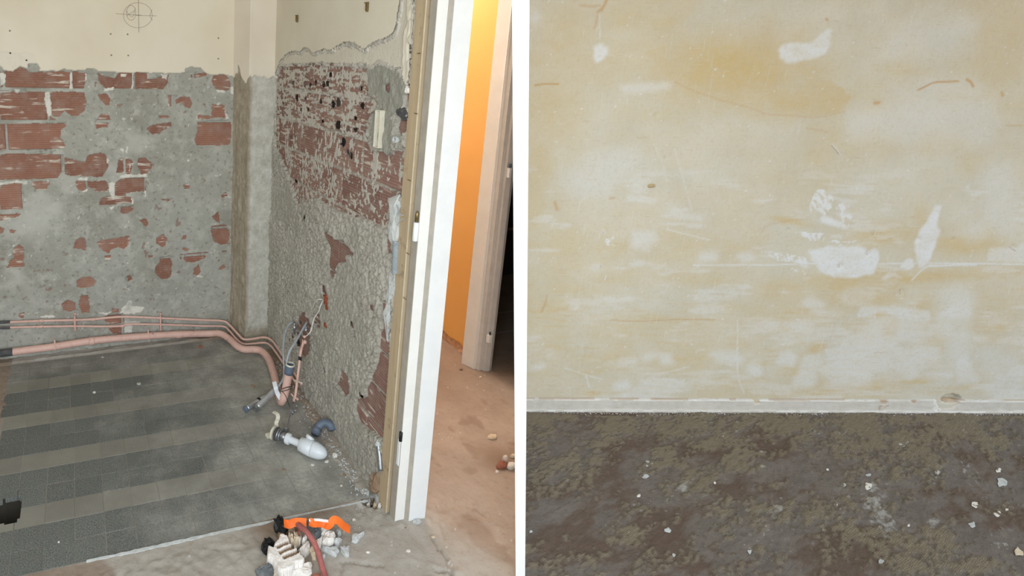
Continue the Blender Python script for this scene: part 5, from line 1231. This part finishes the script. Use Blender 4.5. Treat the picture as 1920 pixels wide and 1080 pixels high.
# big ribbed plaster block
def ribbed_block():
    big = [(340, 640), (420, 660), (430, 600), (500, 540), (510, 480), (560, 455), (640, 490), (680, 610), (760, 650), (800, 720), (885, 830), (860, 880), (760, 900), (700, 960), (620, 1010), (530, 1020), (480, 980), (440, 900), (400, 860), (330, 800)]
    z = .045; P = np.array(dpoly(big, z)); c = P.mean(0)
    lo_, hi = P.min(0)-.004, P.max(0)+.004; us = np.arange(lo_[0], hi[0], .0024); vs = np.arange(lo_[1], hi[1], .0024)
    U, V = np.meshgrid(us, vs, indexing='ij')
    ins = inside(U+.003*fbm(U*90, V*90, 1301, 2), V+.003*fbm(U*90, V*90, 1311, 2), P)
    # groove direction: along the photo's stripes
    a, b = np.array(G(*D((520, 650)), z)[:2]), np.array(G(*D((620, 600)), z)[:2]); t = (b-a)/np.linalg.norm(b-a); n = np.array([-t[1], t[0]])
    a1 = np.array(G(*D((560, 630)), z)[:2]); a2 = np.array(G(*D((620, 700)), z)[:2]); a3 = np.array(G(*D((690, 770)), z)[:2])
    top = .052 + .004*fbm(U*30, V*30, 1321, 3)+.0012*fbm(U*140, V*140, 1325, 2); gro = np.zeros(U.shape)
    for cpt, hl in ((a1, .024), (a2, .030), (a3, .032)):
        du, dv = U-cpt[0], V-cpt[1]; al = du*t[0]+dv*t[1]; ac = du*n[0]+dv*n[1]
        k = (np.abs(al) < hl) & (np.abs(ac) < .0075); gro = np.maximum(gro, k*1.0)
    top = top - .012*gro
    h = np.where(ins, top, 0.0)
    ed = np.zeros(U.shape, bool); ed[1:-1, 1:-1] = ins[1:-1, 1:-1] & ~(ins[2:, 1:-1] & ins[:-2, 1:-1] & ins[1:-1, 2:] & ins[1:-1, :-2])
    h = np.where(ed, h*.8, h)
    k = NB('ribbed_plaster', .9, .2); n1 = k.noise(40, 5, .65)
    col = k.mix(k.rng(n1, .35, .65), S(242, 236, 230), S(224, 216, 208)); col = k.mix(k.attr('gro'), col, S(150, 124, 96))
    mat = k.out(col, k.bump(k.noise(160, 4, .6), .5, .002))
    ins2 = ins.copy(); ins2[1:, :] |= ins[:-1, :]; ins2[:-1, :] |= ins[1:, :]; ins2[:, 1:] |= ins[:, :-1]; ins2[:, :-1] |= ins[:, 1:]
    fl_ = ins2
    o = surf('plaster_block', np.zeros(3), np.array([1., 0, 0]), np.array([0, 1., 0]), ZV, us, vs, h, dict(gro=gro), mat, keep=lambda P_: fl_)
    tag(o, 'large broken white plaster block with three brown grooves', 'rubble', 'rubble heap in front of the frame')
ribbed_block()
W_, Gr, Cr, St, Rd, Br, Bk = M_PLASTERW, M_PLASTERG, M_CREAM, M_STONED, M_REDST, M_BROWN, M_BLACK
rub('plaster_chunk', 'flat white plaster piece at the front edge of the heap', [(610, 1050), (700, 970), (780, 920), (960, 880), (1005, 920), (990, 1020), (900, 1060), (760, 1075), (640, 1075)], 0, .035, W_, 11)
rub('plaster_chunk', 'white plaster piece between the grooved block and the red strip', [(800, 680), (960, 560), (970, 690), (900, 760), (830, 730)], 0, .04, W_, 12)
rub('plaster_chunk', 'rounded white and tan lump right of the dark slab', [(1160, 570), (1180, 480), (1230, 410), (1330, 430), (1350, 480), (1320, 570), (1250, 590)], 0, .05, W_, 13)
rub('plaster_chunk', 'white shard just under the orange tape', [(1130, 380), (1220, 360), (1255, 390), (1190, 450), (1140, 460)], .02, .035, W_, 14)
rub('plaster_chunk', 'small white triangular shard right of the red strip', [(1050, 570), (1160, 505), (1120, 635), (1080, 620)], 0, .045, W_, 15)
rub('plaster_chunk', 'long pale lump at the right front of the heap', [(1130, 650), (1250, 660), (1380, 640), (1410, 690), (1360, 770), (1250, 720), (1140, 680)], 0, .026, Gr, 16)
rub('plaster_chunk', 'pale grey pointed stone at the right of the heap', [(1325, 540), (1390, 500), (1450, 540), (1400, 630), (1340, 590)], 0, .03, Gr, 17)
rub('plaster_chunk', 'rough grey white lump at the far right of the heap', [(1430, 640), (1500, 650), (1560, 640), (1555, 770), (1500, 760), (1430, 690)], 0, .026, Gr, 18)
rub('plaster_chunk', 'lone grey fragment lying right of the heap', [(1590, 470), (1640, 450), (1700, 462), (1790, 430), (1740, 480), (1720, 520), (1660, 570), (1590, 550)], 0, .022, Gr, 19)
rub('plaster_chunk', 'small grey cube below the loose end of the tape', [(1360, 400), (1430, 380), (1440, 440), (1390, 460)], 0, .026, Gr, 20)
rub('plaster_chunk', 'cream lump behind the grooved block', [(640, 470), (710, 460), (730, 580), (680, 580), (640, 520)], .01, .05, Cr, 21)
rub('stone', 'smooth pinkish stone behind the grooved block', [(720, 460), (770, 440), (800, 480), (820, 560), (740, 630), (720, 560)], .005, .05, Cr, 22)
rub('plaster_chunk', 'thin white sliver beside the pinkish stone', [(800, 480), (840, 470), (830, 570), (790, 590)], .01, .04, W_, 23)
rub('plaster_chunk', 'small white piece touching the left of the red strip', [(850, 560), (890, 490), (925, 520), (890, 580)], .01, .04, W_, 24)
rub('stone_slab', 'dark grey slab leaning below the orange tape', [(920, 270), (960, 260), (1130, 410), (1150, 470), (1060, 530), (1000, 480), (930, 350)], .01, .05, St, 25, inset=.9)
rub('black_scrap', 'crumpled black plastic scrap left of the orange tape', [(430, 340), (450, 220), (490, 185), (520, 230), (570, 210), (590, 300), (640, 350), (620, 440), (520, 510), (510, 420)], 0, .05, Bk, 26, 'scrap', .7)
rub('black_scrap', 'black plastic scrap left of the grooved block', [(240, 640), (250, 560), (300, 520), (430, 560), (430, 600), (330, 640), (320, 720), (270, 690)], 0, .04, Bk, 27, 'scrap', .7)
rub('stone', 'dark grey stone at the left front of the heap', [(150, 1000), (230, 960), (330, 910), (430, 880), (430, 1000), (300, 1060), (200, 1070)], 0, .04, St, 28)
rub('plaster_chunk', 'small cream lump below the grooved block', [(430, 940), (490, 960), (490, 1060), (430, 1040)], 0, .03, Cr, 29)
rub('brick_shard', 'thin brown shard standing at the top of the red strip', [(770, 320), (800, 340), (830, 430), (820, 490), (790, 440)], .03, .04, Rd, 30)
rub('stone', 'brown earth lump under the orange tape', [(640, 380), (700, 365), (760, 360), (760, 440), (700, 450), (640, 440)], .01, .04, Br, 31)
rub('plaster_chunk', 'small white piece right of the red strip near the front', [(1150, 770), (1200, 770), (1180, 850), (1150, 820)], 0, .02, Gr, 32)
rub('stone', 'tan stone partly under the red strip', [(980, 640), (1040, 660), (1060, 820), (1000, 810), (970, 700)], 0, .03, Cr, 33)
rub('brick_shard', 'red brick shard at the bottom of the heap', [(1000, 1050), (1130, 1050), (1120, 1090), (1000, 1090)], 0, .012, Rd, 34)
rub('brick_shard', 'small red brick bit under the grooved block', [(320, 850), (380, 860), (370, 900), (330, 910)], 0, .02, Rd, 35)
rub('stone', 'brown stone filling under the black scrap', [(480, 430), (640, 430), (640, 500), (520, 540)], 0, .03, Br, 36)
# red strip and tape
hp = [G(*D(p), z) for p, z in (((770, 285), .075), ((830, 340), .085), ((900, 400), .088), ((970, 480), .085), ((1040, 600), .07), ((1090, 720), .05), ((1130, 860), .025), ((1165, 980), .012), ((1200, 1080), .008), ((1230, 1180), .008))]
tag(link('red_strip', tube(hp, .0085, 8, 12, flat=1.15), M_HOSE, smooth=True), 'dusty red rubber strip curving over the rubble heap', 'strip')
def tp_pts(lst): return [(G(*D(p), z), V3(*d)) for p, z, d in lst]
ot = empty('warning_tape', tuple(G(*D((900, 300)))), 'crumpled orange warning tape lying across the rubble heap', 'tape')
child('tape_fold', ribbon(tp_pts([((580, 285), .07, (.1, -.5, -.8)), ((650, 305), .075, (.1, -.7, -.6)), ((740, 275), .085, (0, -.4, -.9)), ((820, 275), .085, (0, -.6, -.7)), ((915, 280), .08, (.2, -.5, -.8))]), .026, .001, 8), M_TAPE, ot)
child('tape_fold', ribbon(tp_pts([((960, 265), .085, (.1, -.6, -.7)), ((1030, 290), .085, (0, -.8, -.5)), ((1110, 285), .08, (-.2, -.7, -.6)), ((1180, 300), .075, (.2, -.5, -.8)), ((1225, 330), .07, (.5, -.4, -.7)), ((1270, 310), .075, (.5, -.3, -.6)), ((1310, 250), .085, (.5, -.5, -.6)), ((1370, 240), .085, (-.1, -.7, -.6)), ((1430, 290), .07, (-.5, -.5, -.5)), ((1490, 340), .05, (-.5, -.5, -.4)), ((1570, 385), .03, (-.3, -.5, -.3))]), .025, .001, 8), M_TAPE, ot)
child('white_stripe', ribbon(tp_pts([((955, 243), .09, (.1, -.5, -.5)), ((1080, 238), .09, (0, -.6, -.5)), ((1180, 250), .088, (0, -.5, -.6)), ((1245, 258), .085, (.2, -.5, -.5))]), .008, .001, 6), M_TAPEW, ot)

# ---- stones in the pit at the foot of the frame, wall-foot bits, hall bits
def H(p): return 660+p[0]/5.4, 800+p[1]/5.4
pits = [((125, 742), 20), ((178, 752), 15), ((165, 790), 20), ((205, 705), 24), ((235, 790), 26), ((255, 660), 20), ((275, 840), 18), ((160, 710), 16)]
for i, (c, r) in enumerate(pits):
    rr = random.Random(50+i); pts = [G(*H((c[0]+r*math.cos(a)*rr.uniform(.8, 1.15), c[1]+r*math.sin(a)*rr.uniform(.8, 1.15))), -.01)[:2] for a in np.linspace(0, 6.28, 8)[:-1]]
    tag(link('pebble', chunk(pts, -.05 if i < 6 else -.002, .045 if i < 6 else .016, 60+i), (Cr, Gr, W_, Br, Cr, W_, W_, Gr)[i], smooth=False), ('cream stone at the left edge of the hole by the frame', 'small grey stone in the middle of the hole by the frame', 'white pointed stone low in the hole by the frame', 'brown stone at the back of the hole by the frame', 'cream stone at the front right of the hole by the frame', 'round white stone on the back rim of the hole by the frame', 'white stone lying just in front of the hole by the frame', 'grey stone at the back left of the hole by the frame')[i], 'stone', 'stones in the hole by the frame')
tag(link('stone_sliver', chunk([G(*H(p))[:2] for p in ((225, 690), (265, 650), (298, 700), (298, 790), (262, 770))], -.03, .055, 71), Gr), 'grey sliver leaning between the stone hole and the frame', 'stone')
def bit(name, label, px, py, r, h, mat, seed, cat='rubble', group=None, asp=0.55, sides=7):
    rr = random.Random(seed); pts = [G(px+r*math.cos(a)*rr.uniform(.7, 1.15), py+asp*r*math.sin(a)*rr.uniform(.7, 1.15), .0)[:2] for a in np.linspace(0, 6.28, sides+1)[:-1]]
    return tag(link(name, chunk(pts, -.001, h, seed), mat), label, cat, group)
bit('plaster_chip', 'white chip lying right of the dome of the white trap', 627.5, 857, 6, .018, W_, 101)
bit('plaster_chip', 'flat white chip under the front of the white trap', 613, 866, 5, .006, W_, 102)
bit('plaster_chip', 'thin pale chip on the tiles in front of the white trap', 586, 872, 3.5, .004, W_, 103)
bit('brick_chip', 'brown wood-like chip on the tiles below the drain valve', 532, 881, 4, .004, Br, 104)
bit('brick_chip', 'small brown chip on the tiles right of the trap', 645, 891, 3.5, .006, Br, 105)
bit('plaster_chip', 'tiny white chip on the tiles left of the stone hole', 640, 911, 2.5, .004, W_, 106)
bit('brick_chip', 'small orange brown crumb on the floor under the pipe bend', 376, 651, 4.5, .010, Rd, 107)
bit('plaster_chip', 'pale smear chip in the middle of the dark tiles', 260, 720, 5, .003, Gr, 108)
bit('plaster_chip', 'small white crumb on the dark tiles at left', 177, 736, 3.5, .005, W_, 109)
bit('plaster_chip', 'dusty crumb on the far grey tiles', 192, 670, 2.5, .004, Gr, 110)
bit('brick_chip', 'small dark lump on the tiles left of the chrome tap', 473, 725, 4.5, .008, Br, 111)
bit('plaster_chip', 'white crumb on the front dark tiles', 110, 1017, 2.5, .004, W_, 112)
bit('plaster_chip', 'cream heart-shaped flake on the hall floor', 924, 820, 11, .010, Cr, 113)
bit('brick_chip', 'reddish lump of the small pile beside the partition', 941, 876, 11, .022, Rd, 114)
bit('plaster_chip', 'white chip on top of the small pile beside the partition', 946, 866, 5, .030, W_, 115)
bit('plaster_chip', 'broken white piece of the pile touching the partition', 958, 877, 9, .022, W_, 116)
bit('plaster_chip', 'small white chip in front of the hall pile', 932, 886, 4, .008, W_, 117)
bit('plaster_chip', 'cream chip behind the hall pile at the partition', 962, 857, 6, .014, Cr, 118)
bit('plaster_chip', 'grey chip under the bottom corner of the white frame', 781, 980, 9, .010, Gr, 119)
bit('brick_chip', 'orange brick bit under the white frame', 757, 967, 7, .008, Rd, 120)
bit('plaster_chip', 'white splinter on the grey screed right of the heap', 766, 1034, 5, .005, W_, 121)
bit('plaster_chip', 'thin white splinter on the screed near the front', 690, 1036, 4, .004, W_, 122)
bit('plaster_chip', 'white crumb behind the loose end of the tape', 664, 976, 4, .008, W_, 123)
bit('plaster_chip', 'pale crumb on the hall floor near the crack', 812, 1008, 4, .005, Cr, 124)
bit('brick_chip', 'dark chip on the screed in front of the frame', 760, 990, 2.6, .004, Br, 125)
bit('brick_chip', 'dark crumb at the foot of the far door casing', 864, 693, 3.5, .008, Br, 126)
bit('plaster_chip', 'pale crumb on the hall floor before the dark doorway', 901, 708, 3, .006, Cr, 127)
bit('brick_chip', 'red brick bit at the foot of the rough wall', 651, 843, 6, .014, Rd, 128)
# fine rubble along the wall foot
def crumbs(name, label, spots, seed, mats_mat, cat):
    rr = random.Random(seed); V_ = []; F_ = []
    for (x, y, z, r) in spots:
        b0 = len(V_); s = [rr.uniform(.7, 1.2) for _ in range(6)]
        V_ += [(x+r*s[0], y, z), (x, y+r*s[1], z), (x-r*s[2], y, z), (x, y-r*s[3], z), (x, y, z+r*.9*s[4]), (x, y, z-r*.6)]
        F_ += [(b0+a, b0+b, b0+4) for a, b in ((0, 1), (1, 2), (2, 3), (3, 0))] + [(b0+b, b0+a, b0+5) for a, b in ((0, 1), (1, 2), (2, 3), (3, 0))]
    return tag(link(name, mesh(V_, F_), mats_mat), label, cat, kind='stuff')
rr = random.Random(77)
sp = [(1.03-abs(rr.gauss(0, .035)), rr.uniform(1.7, 2.75), .004, rr.uniform(.002, .006)) for _ in range(420)]
crumbs('wall_foot_rubble', 'fine grey rubble along the foot of the rough wall', sp, 1, M_PLASTERG, 'rubble')
sp = [(0.9+rr.gauss(0, .07), 1.60+rr.gauss(0, .035), .004, rr.uniform(.0012, .0036)) for _ in range(300)]
sp = [q for q in sp if q[1] < 1.685 and not (q[0] > 1.03 and q[1] > 1.52)]
crumbs('gravel_scatter', 'loose pale gravel scattered in front of the stone hole', sp, 2, simple('dusty_gravel', S(190, 182, 170), S(150, 140, 128), 60, 0.9, 0.2), 'gravel')
sp = []
for _ in range(500):
    u = rr.uniform(-.1, 2.6); v = .016+abs(rr.gauss(0, .014)); q = RL+WU*u+WN*v
    if part_side(q) > .02: sp.append((q[0], q[1], .003, rr.uniform(.0012, .0032)))
crumbs('baseboard_crumbs', 'white plaster crumbs along the foot of the right wall', sp, 3, M_PLASTERW, 'crumbs')

# ---- flakes on the brown floor, plug in the right wall
FLK = [(1692, 829, 13, 'large pale grey filler flake near the baseboard', Gr), (1628, 911, 9, 'bright white torn flake in the middle of the brown floor', W_), (1628, 890, 5, 'pale flake just behind the bright torn white flake', Gr), (1568, 946, 4.5, 'white three-pointed flake left of the dusty patch', W_), (1583, 908, 5, 'dull grey flake left of the bright torn flake', Gr), (1829, 946, 8, 'white arrow-shaped flake at the right', W_), (1871, 963, 8, 'tall white flake at the right edge area', W_), (1878, 905, 12, 'grey flower-shaped filler splat at the right', Gr), (1873, 881, 6, 'small white rounded flake above the flower-shaped splat', W_), (1824, 983, 8, 'dull grey flake below the arrow-shaped flake', Gr), (1758, 885, 6, 'greyish flake right of the centre near tan glue', Gr), (1216, 869, 9, 'grey speckled flake at the upper left of the brown floor', Gr), (1211, 893, 7, 'grey flake below the speckled flake at left', Gr), (1252, 994, 8, 'round grey flake near the middle left', Gr), (1198, 929, 5, 'small torn white flake at the left', W_), (1263, 1041, 5, 'small round grey flake near the front left', Gr), (1406, 1034, 6, 'rectangular pale flake near the front', Gr), (1310, 906, 3.5, 'tiny white flake left of centre', Gr), (1652, 1052, 7, 'dusty pale splat near the front', Gr), (1552, 880, 3, 'small bright white dot flake by tan glue', W_), (1888, 955, 4, 'tiny white flake beside the tall white flake', W_), (1704, 985, 3, 'tiny bright white flake right of the dusty patch', W_), (1441, 957, 4, 'pale flake at the left of a grey pair', Gr), (1456, 955, 4, 'pale flake at the right of a grey pair', Gr), (1340, 905, 3, 'tiny white sliver left of centre', W_), (1358, 818, 4, 'small white splinter by the upper glue band', W_), (1005, 882, 3.5, 'small grey dot flake beside the partition', Gr), (995, 996, 4, 'pale flake at the left edge of the brown floor', Gr)]
for i, (x, y, r, lab, mt) in enumerate(FLK):
    rr = random.Random(300+i); ns = 9
    pts = [G(x+r*math.cos(a)*rr.uniform(.5, 1.15), y+.8*r*math.sin(a)*rr.uniform(.5, 1.15), .003)[:2] for a in np.linspace(0, 6.28, ns+1)[:-1]]
    tag(link('plaster_flake', chunk(pts, .0005, .0028, 300+i, .9, .1), mt), lab, 'flake', 'flakes on the brown floor')
lf = [C('w', p) for p in [[(1850, 880), (1875, 860), (1895, 890), (1915, 900), (1910, 925), (1885, 920), (1860, 925), (1850, 905)]]][0]
tag(link('paper_scrap', chunk([G(x, y, .004)[:2] for x, y in lf], .0005, .006, 401, .85, .1), M_CREAM), 'cream torn paper-like scrap at the right edge of the floor', 'scrap')
p = RW(1219, 349, 0); d = WN + V3(.35, 0, .2)
wp = empty('wall_plug_or_hole_shade', tuple(p), 'broken tan wall plug sticking out of the right wall', 'wall plug')
d = WN + WU*.55 + V3(0, 0, .25)
child('plug_body', lathe(p-WN*.004-WU*.006, d, [(0, 0), (0, .0085), (.020, .0078), (.027, .0062), (.029, .003), (.029, 0)], 12), M_PLUG, wp)
child('plug_rim', chunk([(0.009*math.cos(a), 0.009*math.sin(a)) for a in np.linspace(0, 6.28, 8)[:-1]], 0, .002, 5), M_PLUG, wp)
for o in wp.children:
    if o.name.startswith('plug_rim'):
        for v in o.data.vertices:
            a, b, c = v.co; q = p+WU*a+ZV*b+WN*c; v.co = q
# ---- small curled paint slivers on the right wall
SLV = [[(1560, 272), (1568, 281), (1575, 291)], [(1634, 443), (1639, 440), (1641, 436)], [(1627, 478), (1626, 475), (1629, 471)], [(1575, 502), (1574, 498), (1577, 495)], [(1894, 462), (1900, 466), (1905, 470)], [(1689, 552), (1690, 545), (1691, 543)], [(1125, 436), (1130, 433), (1134, 437)], [(1128, 502), (1127, 498)], [(1132, 526), (1136, 518)]]
for i, s in enumerate(SLV):
    me = tube([RW(x, y, .0015 + .003*(j == 1)) for j, (x, y) in enumerate(s)], .0016, 4, 6)
    link('paint_sliver', me, M_PLASTERW, WR)
